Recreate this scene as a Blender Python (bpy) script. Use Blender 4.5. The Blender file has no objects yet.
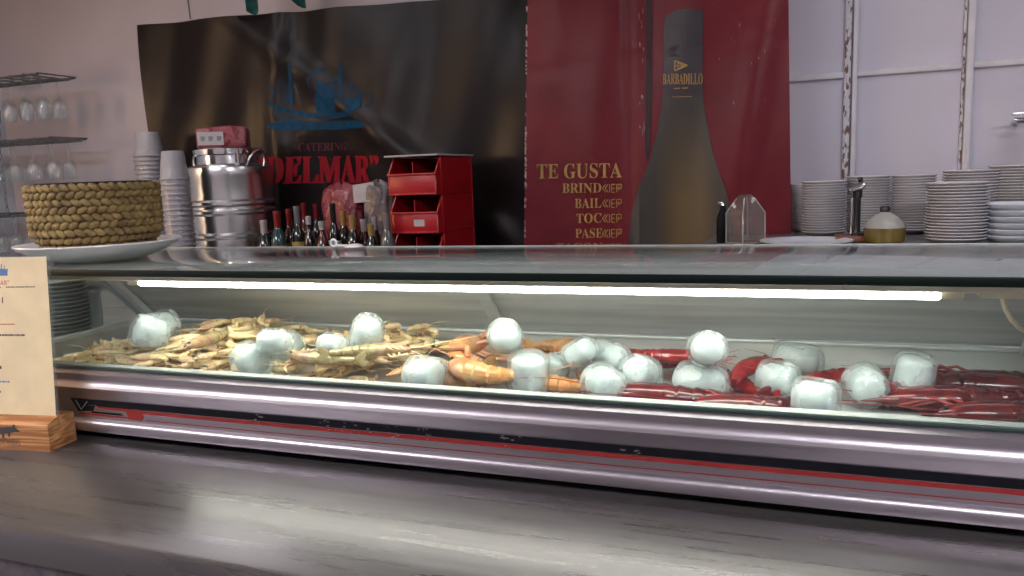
import bpy, bmesh, math, random
import numpy as np
from mathutils import Vector, Matrix, Euler

random.seed(7)
rng = np.random.RandomState(7)
C = bpy.context.scene.collection
scene = bpy.context.scene

# ------------------------------------------------------------------ camera (bar top is z = 0, case front is y = 0.90)
R = np.array([[0.93786849, -0.01440797, -0.34669166],
              [0.34494952, 0.14693307, 0.92704935],
              [-0.03758358, 0.9890415, -0.14277392]])      # rows: world axes seen in (right, up, forward)
F, CX, CY, H = 770.0, 512.0, 288.0, 0.40
cd = bpy.data.cameras.new('camera'); cam = bpy.data.objects.new('camera', cd); C.objects.link(cam)
cd.sensor_width = 36.0; cd.lens = F / 1024.0 * 36.0; cd.clip_start = 0.02
M4 = Matrix.Identity(4)
for i in range(3):
    M4[i][0], M4[i][1], M4[i][2] = R[i][0], R[i][1], -R[i][2]
M4[2][3] = H
cam.matrix_world = M4
scene.camera = cam

# ------------------------------------------------------------------ world and exposure
w = bpy.data.worlds.new('world'); scene.world = w; w.use_nodes = True
w.node_tree.nodes['Background'].inputs[0].default_value = (0.9, 0.9, 1.0, 1)
w.node_tree.nodes['Background'].inputs[1].default_value = 0.15
scene.view_settings.view_transform = 'Standard'
scene.view_settings.look = 'None'
scene.view_settings.gamma = 1.0
scene.view_settings.use_curve_mapping = False
scene.view_settings.exposure = 1.5
scene.cycles.max_bounces = 10
scene.cycles.transparent_max_bounces = 16
scene.cycles.caustics_reflective = False
scene.cycles.caustics_refractive = False
scene.cycles.sample_clamp_indirect = 6.0

LAMP_CEIL, LAMP_AISLE, LAMP_WARM, LAMP_TUBE = 17.5, 3.5, 18.0, 11.0

# ------------------------------------------------------------------ pixel -> place
def ray(px, py):
    return R @ np.array([px - CX, -(py - CY), F])
def P(px, py, Y):
    r = ray(px, py); k = Y / r[1]
    return Vector((k * r[0], Y, H + k * r[2]))
def Pz(px, py, z):
    r = ray(px, py); k = (z - H) / r[2]
    return Vector((k * r[0], k * r[1], z))
def px_len(n, p):                       # n pixels at place p, in metres
    return n * (R[0][2] * p[0] + R[1][2] * p[1] + R[2][2] * (p[2] - H)) / F

# ------------------------------------------------------------------ materials
def _nodes(name):
    m = bpy.data.materials.new(name); m.use_nodes = True
    nt = m.node_tree
    return m, nt, nt.nodes, nt.links, nt.nodes['Principled BSDF']
def mat(name, col, rough=0.5, metal=0.0, var=0.0, scale=30.0, bump=0.0, bscale=None, stretch=None,
        col2=None, emit=None, estr=0.0, sradius=(0.005, 0.004, 0.003), trans=0.0, ior=1.45, sss=0.0, coat=0.0, rvar=0.0, aniso=0.0, spec=None, rot=None,
        bdist=0.002, lo=0.35, hi=0.65):
    m, nt, N, L, b = _nodes(name)
    b.inputs['Base Color'].default_value = (*col, 1)
    b.inputs['Roughness'].default_value = rough
    b.inputs['Metallic'].default_value = metal
    b.inputs['Transmission Weight'].default_value = trans
    b.inputs['IOR'].default_value = ior
    if aniso: b.inputs['Anisotropic'].default_value = aniso
    if spec is not None: b.inputs['Specular IOR Level'].default_value = spec
    if sss:
        b.inputs['Subsurface Weight'].default_value = sss
        b.inputs['Subsurface Radius'].default_value = sradius
        b.inputs['Subsurface Scale'].default_value = 1.0
    if coat: b.inputs['Coat Weight'].default_value = coat; b.inputs['Coat Roughness'].default_value = 0.15
    if emit:
        b.inputs['Emission Color'].default_value = (*emit, 1); b.inputs['Emission Strength'].default_value = estr
    if var or bump or col2 or rvar:
        tc = N.new('ShaderNodeTexCoord'); mp = N.new('ShaderNodeMapping')
        L.new(tc.outputs['Object'], mp.inputs[0])
        if stretch: mp.inputs['Scale'].default_value = stretch
        if rot: mp.inputs['Rotation'].default_value = rot
        nz = N.new('ShaderNodeTexNoise'); nz.inputs['Scale'].default_value = scale; nz.inputs['Detail'].default_value = 4
        L.new(mp.outputs[0], nz.inputs['Vector'])
        if var or col2:
            rp = N.new('ShaderNodeValToRGB')
            c2 = col2 if col2 else tuple(max(0, c * (1 - var)) for c in col)
            c1 = col if col2 else tuple(min(1, c * (1 + var)) for c in col)
            rp.color_ramp.elements[0].position = lo; rp.color_ramp.elements[0].color = (*c2, 1)
            rp.color_ramp.elements[1].position = hi; rp.color_ramp.elements[1].color = (*c1, 1)
            L.new(nz.outputs['Fac'], rp.inputs[0]); L.new(rp.outputs[0], b.inputs['Base Color'])
        if rvar:
            mr = N.new('ShaderNodeMapRange'); mr.inputs[3].default_value = max(0, rough - rvar); mr.inputs[4].default_value = rough + rvar
            mr.inputs[1].default_value = .3; mr.inputs[2].default_value = .7
            L.new(nz.outputs['Fac'], mr.inputs[0]); L.new(mr.outputs[0], b.inputs['Roughness'])
        if bump:
            n2 = nz
            if bscale:
                n2 = N.new('ShaderNodeTexNoise'); n2.inputs['Scale'].default_value = bscale; n2.inputs['Detail'].default_value = 3
                L.new(mp.outputs[0], n2.inputs['Vector'])
            bp = N.new('ShaderNodeBump'); bp.inputs['Strength'].default_value = bump; bp.inputs['Distance'].default_value = bdist
            L.new(n2.outputs['Fac'], bp.inputs['Height']); L.new(bp.outputs[0], b.inputs['Normal'])
    return m
def pane(name, tint=(0.96, 0.99, 0.97), ior=1.5, rough=0.0, body=0.0, body_col=(0.8, 0.85, 0.85), bump=0.0):
    """a clear sheet: straight-through view plus a Fresnel mirror, with an optional pale diffuse body"""
    m = bpy.data.materials.new(name); m.use_nodes = True
    nt = m.node_tree; N = nt.nodes; L = nt.links; N.clear()
    out = N.new('ShaderNodeOutputMaterial'); tr = N.new('ShaderNodeBsdfTransparent'); gl = N.new('ShaderNodeBsdfGlossy')
    tr.inputs[0].default_value = (*tint, 1); gl.inputs['Roughness'].default_value = rough
    fr = N.new('ShaderNodeFresnel')
    ge = N.new('ShaderNodeNewGeometry'); mi = N.new('ShaderNodeMix'); mi.inputs[2].default_value = ior; mi.inputs[3].default_value = 1 / ior
    L.new(ge.outputs['Backfacing'], mi.inputs[0]); L.new(mi.outputs[0], fr.inputs[0])      # same mirror strength on both faces of a thin sheet
    mx = N.new('ShaderNodeMixShader'); L.new(fr.outputs[0], mx.inputs[0])
    base = tr.outputs[0]
    if body:
        df = N.new('ShaderNodeBsdfDiffuse'); df.inputs[0].default_value = (*body_col, 1)
        m2 = N.new('ShaderNodeMixShader'); m2.inputs[0].default_value = body
        L.new(tr.outputs[0], m2.inputs[1]); L.new(df.outputs[0], m2.inputs[2]); base = m2.outputs[0]
    if bump:
        tc = N.new('ShaderNodeTexCoord'); nz = N.new('ShaderNodeTexNoise'); nz.inputs['Scale'].default_value = 38; nz.inputs['Detail'].default_value = 4
        bp = N.new('ShaderNodeBump'); bp.inputs['Strength'].default_value = bump; bp.inputs['Distance'].default_value = .004
        L.new(tc.outputs['Object'], nz.inputs['Vector']); L.new(nz.outputs['Fac'], bp.inputs['Height'])
        for q in (gl, fr) + ((df,) if body else ()): L.new(bp.outputs[0], q.inputs['Normal'])
        if body:
            rp = N.new('ShaderNodeMapRange'); rp.inputs[1].default_value = .35; rp.inputs[2].default_value = .65; rp.inputs[3].default_value = body * .4; rp.inputs[4].default_value = body * 1.7
            L.new(nz.outputs['Fac'], rp.inputs[0]); L.new(rp.outputs[0], m2.inputs[0])
    L.new(base, mx.inputs[1]); L.new(gl.outputs[0], mx.inputs[2]); L.new(mx.outputs[0], out.inputs[0])
    return m

MAT = dict(
    wall=mat('painted_wall', (0.47, 0.43, 0.47), 0.6, var=0.04, scale=3, bump=0.05, bscale=60),
    panel=mat('painted_panel', (0.64, 0.61, 0.70), 0.45, var=0.05, scale=2.5, bump=0.04, bscale=40),
    side=mat('side_wall', (0.62, 0.66, 0.72), 0.6, var=0.04, scale=3),
    ceil=mat('ceiling_paint', (0.72, 0.70, 0.70), 0.7, var=0.03, scale=4),
    floor=mat('floor_tile', (0.16, 0.14, 0.13), 0.35, var=0.2, scale=5),
    trim=mat('white_trim', (0.70, 0.68, 0.72), 0.4, var=0.05, scale=20),
    rust=mat('rusty_trim', (0.66, 0.64, 0.68), 0.5, col2=(0.17, 0.07, 0.04), scale=75, stretch=(1.5, 1.5, .5), lo=.40, hi=.48),
    steel_bar=mat('brushed_bar_steel', (0.150, 0.138, 0.142), 0.30, .72, var=0.12, scale=22, stretch=(.12, 2.5, 1), bump=0.06, bscale=60, rvar=.06, bdist=.0004),
    steel_apron=mat('bar_apron', (0.13, 0.115, 0.13), 0.42, 0.8, var=0.25, scale=60, rvar=.1),
    alu=mat('anodised_aluminium', (0.48, 0.445, 0.49), 0.40, 1.0, var=0.05, scale=6, stretch=(.2, 6, 6), bump=.03, bscale=20),
    steel=mat('stainless', (0.62, 0.62, 0.62), 0.25, 1.0, var=0.08, scale=8),
    pan=mat('pan_steel', (0.60, 0.60, 0.58), 0.42, 0.55, var=0.08, scale=10, stretch=(.4, 3, 3)),
    door=mat('satin_door', (0.50, 0.52, 0.50), 0.36, 0.2, var=0.16, scale=9, stretch=(.35, 6, 6), bump=.06, bscale=12),
    door2=mat('door_edge', (0.52, 0.55, 0.53), 0.3, 0.3, var=0.08, scale=12, stretch=(.5, 5, 5)),
    frame=mat('case_frame', (0.58, 0.60, 0.58), 0.35, 0.15, var=.05, scale=20),
    gasket=mat('dark_gasket', (0.03, 0.05, 0.045), 0.3),
    glass_edge=mat('glass_edge', (0.003, 0.008, 0.006), 0.4, spec=.15),
    pane=pane('clear_pane'), tint_pane=pane('tinted_pane', tint=(.60, .66, .66)),
    top_pane=pane('top_pane', tint=(.82, .9, .87), ior=1.75, rough=.06, body=.34, body_col=(.55, .61, .61)),  # pale body colour stands in for tube light shining up through, plus dirt
    acrylic=pane('acrylic', tint=(.97, .97, .95), body=.06),
    cream=mat('cream_plastic', (0.86, 0.79, 0.60), 0.4, var=.05, scale=15),
    tube=mat('lit_tube', (1, 1, 1), 0.4, emit=(1.0, 0.99, 0.94), estr=LAMP_TUBE),
    black=mat('black_print', (0.006, 0.006, 0.009), 0.5, spec=.15, var=.2, scale=30),
    red_print=mat('red_print', (0.24, 0.018, 0.016), 0.4, var=.1, scale=30),
    grey_print=mat('grey_print', (0.20, 0.22, 0.24), 0.4),
    wood=mat('block_wood', (0.58, 0.29, 0.12), 0.5, col2=(0.30, 0.115, 0.04), scale=16, stretch=(.5, 2.2, 14), rot=(.45, 0, 0), lo=.42, hi=.56),
    paper=mat('menu_paper', (0.74, 0.59, 0.36), 0.75, var=.05, scale=25),
    ink=mat('dark_ink', (0.05, 0.045, 0.05), 0.7),
    ink_red=mat('red_ink', (0.45, 0.05, 0.06), 0.7),
    ink_blue=mat('blue_ink', (0.10, 0.18, 0.36), 0.7),
    white=mat('white_ceramic', (0.80, 0.79, 0.80), 0.2, var=.02, scale=10),
    plate=mat('plate_ceramic', (0.62, 0.60, 0.62), 0.22, var=.05, scale=12),
    bowlw=mat('bluish_ceramic', (0.70, 0.74, 0.80), 0.22, var=.03, scale=12),
    straw=mat('woven_straw', (0.27, 0.185, 0.065), 0.65, col2=(0.10, 0.06, 0.02), scale=55, lo=.3, hi=.62, bump=.25, bscale=220),
    dark_cloth=mat('dark_cloth', (0.02, 0.017, 0.016), 0.8, var=.2, scale=40),
    vinyl=mat('black_vinyl', (0.017, 0.012, 0.015), 0.34, spec=.45, col2=(0.030, 0.019, 0.017), scale=2.2, bump=.08, bscale=6, bdist=.01),
    red_vinyl=mat('red_vinyl', (0.34, 0.036, 0.055), 0.36, col2=(0.26, 0.022, 0.036), scale=3.5, bump=.08, bscale=6, bdist=.01),
    seam=mat('dark_seam', (0.025, 0.008, 0.012), 0.5),
    scuff=mat('scuffed_edge', (0.62, 0.45, 0.45), 0.7, col2=(0.35, 0.08, 0.1), scale=60),
    gold=mat('gold_print', (0.42, 0.24, 0.07), 0.45, var=.12, scale=20),
    ship=mat('blue_print', (0.005, 0.045, 0.10), 0.6, spec=.15, var=.2, scale=30),
    red_word=mat('red_word', (0.27, 0.010, 0.018), 0.6, spec=.15),
    red_word2=mat('faded_red_word', (0.10, 0.012, 0.018), 0.4),
    capsule=mat('printed_capsule', (0.030, 0.024, 0.032), 0.4, col2=(0.045, 0.036, 0.045), scale=9),
    red_plastic=mat('red_plastic', (0.36, 0.006, 0.012), 0.35, var=.08, scale=12),
    red_film=mat('red_film', (0.15, 0.008, 0.02), 0.28, col2=(0.26, 0.06, 0.075), scale=28, lo=.55, hi=.34, bump=.5, bscale=30, bdist=.01),
    grey_film=mat('grey_film', (0.12, 0.10, 0.105), 0.3, var=.4, scale=25, bump=.5, bscale=30, bdist=.01),
    label=mat('white_label', (0.42, 0.40, 0.42), 0.6, var=.05, scale=30),
    cup=mat('cup_plastic', (0.58, 0.56, 0.60), 0.2, trans=.45, ior=1.3, var=.03, scale=10),
    chrome=mat('chrome', (0.75, 0.75, 0.77), 0.12, 1.0, var=.03, scale=5),
    dark_metal=mat('dark_metal', (0.05, 0.05, 0.055), 0.3, .6, var=.1, scale=20),
    brown_board=mat('brown_board', (0.23, 0.09, 0.05), 0.5, var=.2, scale=20),
    clear=mat('clear_glass', (0.93, 0.96, 0.95), 0.02, trans=1.0, ior=1.45, var=.01, scale=5),
    stemglass=pane('stem_glass', tint=(.93, .95, .96), ior=1.6, body=.05),
    ribglass=pane('ribbed_glass', tint=(.78, .76, .74), ior=1.6, body=.14, body_col=(.5, .5, .46)),
    liquid=mat('amber_liquid', (0.17, 0.12, 0.025), 0.15, var=.1, scale=10, coat=.4),
    frosted=mat('frosted_glass', (0.55, 0.54, 0.50), 0.15, trans=.3, var=.05, scale=10),
    wire=mat('rack_wire', (0.16, 0.17, 0.17), 0.35, .7, var=.2, scale=40),
    teal=mat('teal_cloth', (0.01, 0.12, 0.11), 0.7, var=.3, scale=30),
    bulb=mat('ceiling_diffuser', (1, 1, 1), 0.5, emit=(0.97, 0.95, 1.0), estr=LAMP_CEIL),
    bulb_dim=mat('aisle_diffuser', (1, 1, 1), 0.5, emit=(0.97, 0.95, 1.0), estr=LAMP_AISLE),
    warm=mat('warm_diffuser', (1, .8, .5), 0.5, emit=(1.0, 0.60, 0.28), estr=LAMP_WARM),
    lamp_body=mat('lamp_body', (0.7, 0.7, 0.7), 0.4, var=.02, scale=8),
    cabinet=mat('cabinet_grey', (0.35, 0.34, 0.36), 0.4, .3, var=.05, scale=5),
    worktop=mat('worktop_steel', (0.42, 0.41, 0.43), 0.35, .9, var=.08, scale=9, stretch=(.4, 3, 3)),
    ice_core=mat('cloudy_ice_core', (0.60, 0.63, 0.62), 0.4, sss=.9, sradius=(.014, .015, .015), col2=(0.46, 0.49, 0.485), scale=35, lo=.35, hi=.6, bump=.15, bscale=50, bdist=.003),
    ice=pane('clear_ice', tint=(.90, .95, .95), ior=1.33, rough=.10, body=.22, body_col=(.80, .84, .83), bump=.18),
)
def shrimp_mat(name, a, b_, scale, sss=.15, rough=.28):
    return mat(name, a, rough, col2=b_, scale=scale, lo=.38, hi=.62, bump=.15, bscale=scale * 4, bdist=.001, coat=.35, spec=.5)
SM = dict(
    pale=shrimp_mat('pale_shell', (0.92, 0.78, 0.47), (0.80, 0.56, 0.26), 60),
    pale_head=shrimp_mat('pale_head_shell', (0.90, 0.68, 0.42), (0.66, 0.38, 0.19), 70),
    pale_thin=mat('pale_feeler', (0.80, 0.66, 0.40), .4, var=.1, scale=30),
    green=shrimp_mat('olive_shell', (0.42, 0.34, 0.16), (0.22, 0.17, 0.07), 70),
    green_head=shrimp_mat('olive_head_shell', (0.46, 0.30, 0.16), (0.24, 0.13, 0.07), 70),
    orange=shrimp_mat('orange_shell', (0.60, 0.22, 0.055), (0.58, 0.36, 0.15), 55),
    orange_head=shrimp_mat('orange_head_shell', (0.55, 0.17, 0.055), (0.58, 0.34, 0.19), 60),
    orange_thin=mat('orange_feeler', (0.68, 0.36, 0.22), .4, var=.15, scale=60),
    dark=shrimp_mat('maroon_shell', (0.105, 0.010, 0.012), (0.050, 0.006, 0.010), 45, rough=.2),
    dark_head=shrimp_mat('maroon_head_shell', (0.15, 0.012, 0.013), (0.07, 0.007, 0.010), 45, rough=.2),
    dark_thin=mat('maroon_feeler', (0.24, 0.018, 0.018), .35, var=.2, scale=60),
    red=shrimp_mat('bright_red_shell', (0.36, 0.014, 0.015), (0.20, 0.009, 0.012), 60, rough=.25),
    red_head=shrimp_mat('bright_red_head_shell', (0.38, 0.018, 0.017), (0.22, 0.01, 0.012), 60, rough=.25),
    red_thin=mat('bright_red_feeler', (0.40, 0.025, 0.025), .35, var=.2, scale=60),
    eye=mat('black_eye', (0.006, 0.006, 0.008), .12),
)

# ------------------------------------------------------------------ mesh builder
class MB:
    def __init__(s): s.b = bmesh.new()
    def _take(s, verts, mtx):
        for v in verts: v.co = mtx @ v.co
    def box(s, c, d, bevel=0.0, rot=None, seg=2):
        r = bmesh.ops.create_cube(s.b, size=1.0); vs = r['verts']
        for v in vs: v.co = Vector((v.co.x * d[0], v.co.y * d[1], v.co.z * d[2]))
        if bevel:
            es = list({e for v in vs for e in v.link_edges})
            o = bmesh.ops.bevel(s.b, geom=es, offset=bevel, segments=seg, affect='EDGES', profile=.5)
            vs = list({v for f in o['faces'] for v in f.verts} | {v for v in vs if v.is_valid})
        m = Matrix.Translation(c)
        if rot is not None: m = m @ rot.to_4x4()
        s._take(vs, m); return s
    def lathe(s, prof, n=32, origin=(0, 0, 0), rot=None, a0=0.0):
        m = Matrix.Translation(origin)
        if rot is not None: m = m @ rot.to_4x4()
        rings = []
        for r, z in prof:
            if r < 1e-6: rings.append([s.b.verts.new(m @ Vector((0, 0, z)))])
            else: rings.append([s.b.verts.new(m @ Vector((r * math.cos(a0 + 2 * math.pi * k / n), r * math.sin(a0 + 2 * math.pi * k / n), z))) for k in range(n)])
        for a, b in zip(rings[:-1], rings[1:]):
            for k in range(n):
                k2 = (k + 1) % n
                if len(a) == 1 and len(b) == 1: continue
                if len(a) == 1: s.b.faces.new((a[0], b[k2], b[k]))
                elif len(b) == 1: s.b.faces.new((a[k], a[k2], b[0]))
                else: s.b.faces.new((a[k], a[k2], b[k2], b[k]))
        return s
    def loft(s, rings, cap=True, closed=True):
        vr = [[s.b.verts.new(Vector(p)) for p in r] for r in rings]
        n = len(vr[0])
        for a, b in zip(vr[:-1], vr[1:]):
            for k in range(n if closed else n - 1):
                k2 = (k + 1) % n
                s.b.faces.new((a[k], a[k2], b[k2], b[k]))
        if cap and closed:
            s.b.faces.new(list(reversed(vr[0]))); s.b.faces.new(vr[-1])
        return s
    def tube(s, pts, r, n=8, cap=True):
        pts = [Vector(p) for p in pts]
        rs = r if isinstance(r, (list, tuple)) else [r] * len(pts)
        rings = []; up = None
        for i, p in enumerate(pts):
            t = (pts[min(i + 1, len(pts) - 1)] - pts[max(i - 1, 0)]).normalized()
            if up is None: up = Vector((0, 0, 1)) if abs(t.z) < .9 else Vector((1, 0, 0))
            a = t.cross(up).normalized(); b = a.cross(t).normalized(); up = b
            rings.append([p + (a * math.cos(2 * math.pi * k / n) + b * math.sin(2 * math.pi * k / n)) * rs[i] for k in range(n)])
        return s.loft(rings, cap)
    def poly3(s, pts, d):
        """a flat outline in space given thickness along vector d"""
        d = Vector(d); A = [s.b.verts.new(Vector(p)) for p in pts]; B = [s.b.verts.new(Vector(p) + d) for p in pts]
        n = len(A)
        fa = s.b.faces.new(A); fb = s.b.faces.new(list(reversed(B)))
        for k in range(n):
            s.b.faces.new((A[k], B[k], B[(k + 1) % n], A[(k + 1) % n]))
        return s
    def extrude_x(s, prof, x0, x1):
        """a (y,z) outline drawn out along x"""
        return s.poly3([(x0, y, z) for y, z in prof], (x1 - x0, 0, 0))
    def grid(s, fn, nu, nv, wrap=False):
        V = [[s.b.verts.new(Vector(fn(i / (nu - (0 if wrap else 1)), j / (nv - 1)))) for j in range(nv)] for i in range(nu)]
        for i in range(nu if wrap else nu - 1):
            for j in range(nv - 1):
                i2 = (i + 1) % nu
                s.b.faces.new((V[i][j], V[i2][j], V[i2][j + 1], V[i][j + 1]))
        return s
    def mesh(s, name, m, smooth=True, angle=40, recalc=True):
        if recalc: bmesh.ops.recalc_face_normals(s.b, faces=s.b.faces)
        me = bpy.data.meshes.new(name); s.b.to_mesh(me); s.b.free()
        if m: me.materials.append(m)
        if smooth and len(me.polygons):
            me.polygons.foreach_set('use_smooth', [True] * len(me.polygons))
            me.set_sharp_from_angle(angle=math.radians(angle))
        return me

def thing(name, label, cat, loc=(0, 0, 0), rot=(0, 0, 0), group=None, kind=None):
    o = bpy.data.objects.new(name, None); C.objects.link(o)
    o.empty_display_size = .02; o.location = loc; o.rotation_euler = rot
    tag(o, label, cat, group, kind); return o
def tag(o, label, cat, group=None, kind=None):
    o['label'] = label; o['category'] = cat
    if group: o['group'] = group
    if kind: o['kind'] = kind
def part(name, mb, m, parent, label=None, **k):
    me = mb if isinstance(mb, bpy.types.Mesh) else mb.mesh(name, MAT[m] if isinstance(m, str) else m, **k)
    o = bpy.data.objects.new(name, me); C.objects.link(o); o.parent = parent
    if label: o['label'] = label
    return o
def solo(name, mb, m, label, cat, loc=(0, 0, 0), rot=(0, 0, 0), group=None, **k):
    me = mb if isinstance(mb, bpy.types.Mesh) else mb.mesh(name, MAT[m] if isinstance(m, str) else m, **k)
    o = bpy.data.objects.new(name, me); C.objects.link(o); o.location = loc; o.rotation_euler = rot
    tag(o, label, cat, group); return o
def struct(name, mb, m, parent=None, **k):
    me = mb.mesh(name, MAT[m] if isinstance(m, str) else m, **k)
    o = bpy.data.objects.new(name, me); C.objects.link(o); o['kind'] = 'structure'
    if parent: o.parent = parent
    return o
KIDS = {}
def dup(root, loc, rot, label=None, group=None):
    if root.name not in KIDS:
        KIDS[root.name] = [(c, list(c.children)) for c in root.children]
    r = root.copy(); C.objects.link(r); r.location = loc; r.rotation_euler = rot
    if label: r['label'] = label
    if group: r['group'] = group
    for c, gs in KIDS[root.name]:
        k = c.copy(); C.objects.link(k); k.parent = r
        for g in gs:
            q = g.copy(); C.objects.link(q); q.parent = k
    return r
def text_mesh(s, m, bold_serif=False, heavy=0):
    if bold_serif:
        s = ''.join(chr(0x1D400 + ord(c) - 65) if 'A' <= c <= 'Z' else c for c in s)
    c = bpy.data.curves.new('lettering', 'FONT'); c.body = s; c.resolution_u = 3; c.offset = heavy
    o = bpy.data.objects.new('lettering', c); C.objects.link(o)
    bpy.context.view_layer.update()
    me = bpy.data.meshes.new_from_object(o.evaluated_get(bpy.context.evaluated_depsgraph_get()))
    bpy.data.objects.remove(o); bpy.data.curves.remove(c)
    v = np.array([p.co[:] for p in me.vertices]); lo = v.min(0); hi = v.max(0)
    b = bmesh.new(); b.from_mesh(me); bpy.data.meshes.remove(me)
    for p in b.verts:
        p.co.x = (p.co.x - lo[0]) / (hi[0] - lo[0]); p.co.y = (p.co.y - lo[1]) / (hi[1] - lo[1])
    return b                       # a unit box of lettering, x right and y up

# ------------------------------------------------------------------ room
ROOM = (-4.30, 2.6, -3.2, 3.25, -1.10, 1.62)
x0, x1, y0, y1, z0, z1 = ROOM
T = .08
struct('floor', MB().box(((x0 + x1) / 2, (y0 + y1) / 2, z0 - T / 2), (x1 - x0 + .2, y1 - y0 + .2, T)), 'floor')
struct('ceiling', MB().box(((x0 + x1) / 2, (y0 + y1) / 2, z1 + T / 2), (x1 - x0 + .2, y1 - y0 + .2, T)), 'ceil')
xs = P(786, 100, y1).x
struct('wall_back', MB().box(((x0 + xs) / 2, y1 + T / 2, (z0 + z1) / 2), (xs - x0, T, z1 - z0)), 'wall')
struct('wall_back_panelled', MB().box(((xs + x1) / 2, y1 + T / 2, (z0 + z1) / 2), (x1 - xs, T, z1 - z0)), 'panel')
struct('wall_left', MB().box((x0 - T / 2, (y0 + y1) / 2, (z0 + z1) / 2), (T, y1 - y0, z1 - z0)), 'side')
struct('wall_right', MB().box((x1 + T / 2, (y0 + y1) / 2, (z0 + z1) / 2), (T, y1 - y0, z1 - z0)), 'wall')
struct('wall_front', MB().box(((x0 + x1) / 2, y0 - T / 2, (z0 + z1) / 2), (x1 - x0, T, z1 - z0)), 'wall')
# frame strips over the panelled wall
n = 0
def strip(xa, xb, za, zb, m='trim', d=.018):
    global n; n += 1
    struct('trim_%d' % n, MB().box(((xa + xb) / 2, y1 - d / 2, (za + zb) / 2), (abs(xb - xa), d, abs(zb - za)), .003), m)
xr = P(849, 90, y1).x; wv = .019
strip(xr - .020, xr + .004, -.9, z1, 'rust')
strip(xr + .009, xr + .026, -.9, z1, 'trim', .024)
xr2 = P(968, 90, y1).x
strip(xr2 - .012, xr2 + .012, -.9, z1, 'trim', .022)
strip(xr2 - .024, xr2 - .014, -.9, z1, 'rust', .012)
xr3 = xr2 + (xr2 - xr); strip(xr3 - .012, xr3 + .012, -.9, z1, 'trim', .022)
xr4 = xr3 + (xr2 - xr); strip(xr4 - .012, xr4 + .012, -.9, z1, 'trim', .022)
zh = P(900, 71, y1).z
strip(xs, xr - .020, zh - .012, zh + .010)
strip(xr + .026, xr2 - .024, zh - .010, zh + .012)
strip(xr2 + .012, x1, zh - .010, zh + .012)
strip(xs, x1, .02, .04)

# ceiling lamps
def ceiling_lamp(x, y, L, label, along='x', m='bulb', wd=.22):
    t = thing('ceiling_light', label, 'ceiling light', (x, y, z1))
    sx, sy = (L, wd) if along == 'x' else (wd, L)
    part('housing', MB().box((0, 0, -.02), (sx + .05, sy + .05, .04), .006), 'lamp_body', t)
    part('diffuser', MB().box((0, 0, -.052), (sx, sy, .024), .006), m, t)
ceiling_lamp(0.75, 1.85, 1.3, 'long fluorescent ceiling light above the plate counter', m='bulb_dim')
ceiling_lamp(-2.6, 1.95, 1.3, 'long fluorescent ceiling light above the aisle near the glass rack', m='bulb_dim')
ceiling_lamp(-2.3, -.7, 1.5, 'left fluorescent ceiling light on the customer side of the bar', wd=.3)
ceiling_lamp(1.1, -.9, 1.5, 'right fluorescent ceiling light on the customer side of the bar', wd=.3)
t = thing('added_wall_lamp', 'added warm wall lamp, out of view on the left wall of the customer side', 'lamp', (x0, 0.35, .75))  # added out of view to give the black banner its orange reflection
part('bracket', MB().box((.02, 0, 0), (.04, .12, .2), .008), 'dark_metal', t)
part('lamp_shade', MB().box((.09, 0, 0), (.10, .22, .55), .02), 'warm', t)

# ------------------------------------------------------------------ bar
BY0, BY1, BX0, BX1 = .612, 1.62, -3.9, 2.3
t = thing('bar_counter', 'brushed stainless steel bar top running along the whole foreground', 'bar counter', (0, 0, -1.1))
e = .012
prof = [(BY0 + .02, 1.06), (BY0, 1.06), (BY0, 1.1 - e), (BY0 + .0035, 1.1 - .0035), (BY0 + e, 1.1), (BY1, 1.1), (BY1, 1.06)]
part('worktop', MB().extrude_x(prof, BX0, BX1), 'steel_bar', t)
part('apron', MB().box(((BX0 + BX1) / 2, BY0 + .02, .93), (BX1 - BX0, .02, .27), .002), 'steel_apron', t)
part('front_panel', MB().box(((BX0 + BX1) / 2, BY0 + .10, .46), (BX1 - BX0 - .1, .03, .74), .004), 'cabinet', t)
part('body', MB().box(((BX0 + BX1) / 2, BY0 + .56, .53), (BX1 - BX0 - .1, .80, 1.05), .004), 'cabinet', t)
part('kickboard', MB().box(((BX0 + BX1) / 2, BY0 + .13, .04), (BX1 - BX0 - .2, .02, .08), .002), 'dark_metal', t)

# back counters
zl, zr, xsplit = .05, .155, -.30
def counter(name, label, xa, xb, zt):
    t = thing(name, label, 'counter', ((xa + xb) / 2, 2.68, -1.1)); wdt = xb - xa; h = zt + 1.1
    part('worktop', MB().box((0, 0, h - .02), (wdt, .62, .04), .004), 'worktop', t)
    part('body', MB().box((0, .02, (h - .04 + .1) / 2), (wdt - .01, .55, h - .04 - .1), .003), 'cabinet', t)
    k = max(2, int(wdt / .6)); ww = wdt / k
    for i in range(k):
        d = part('door', MB().box((-wdt / 2 + ww * (i + .5), -.266, h / 2 - .0), (ww - .02, .02, h - .26), .003), 'cabinet', t)
        part('handle', MB().tube([(-wdt / 2 + ww * (i + .9), -.281, h / 2 + .05), (-wdt / 2 + ww * (i + .9), -.306, h / 2 + .07), (-wdt / 2 + ww * (i + .9), -.306, h / 2 + .17), (-wdt / 2 + ww * (i + .9), -.281, h / 2 + .19)], .006), 'chrome', d)
    part('plinth', MB().box((0, .03, .05), (wdt - .04, .48, .1), .002), 'dark_metal', t)
    return t
counter('back_counter', 'lower steel back counter carrying the drum, bottles and red bins', x0 + .02, xsplit - .003, zl)
pc_ = counter('plate_counter', 'taller steel back counter carrying the plate stacks', xsplit + .003, x1 - .02, zr)
xa_, xb_ = -.012, x1 - .02; cxm = (xsplit + .003 + x1 - .02) / 2
part('rear_shelf', MB().box(((xa_ + xb_) / 2 - cxm, .4275, zr + 1.1 - .02), (xb_ - xa_, .235, .04), .003), 'worktop', pc_)

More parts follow.
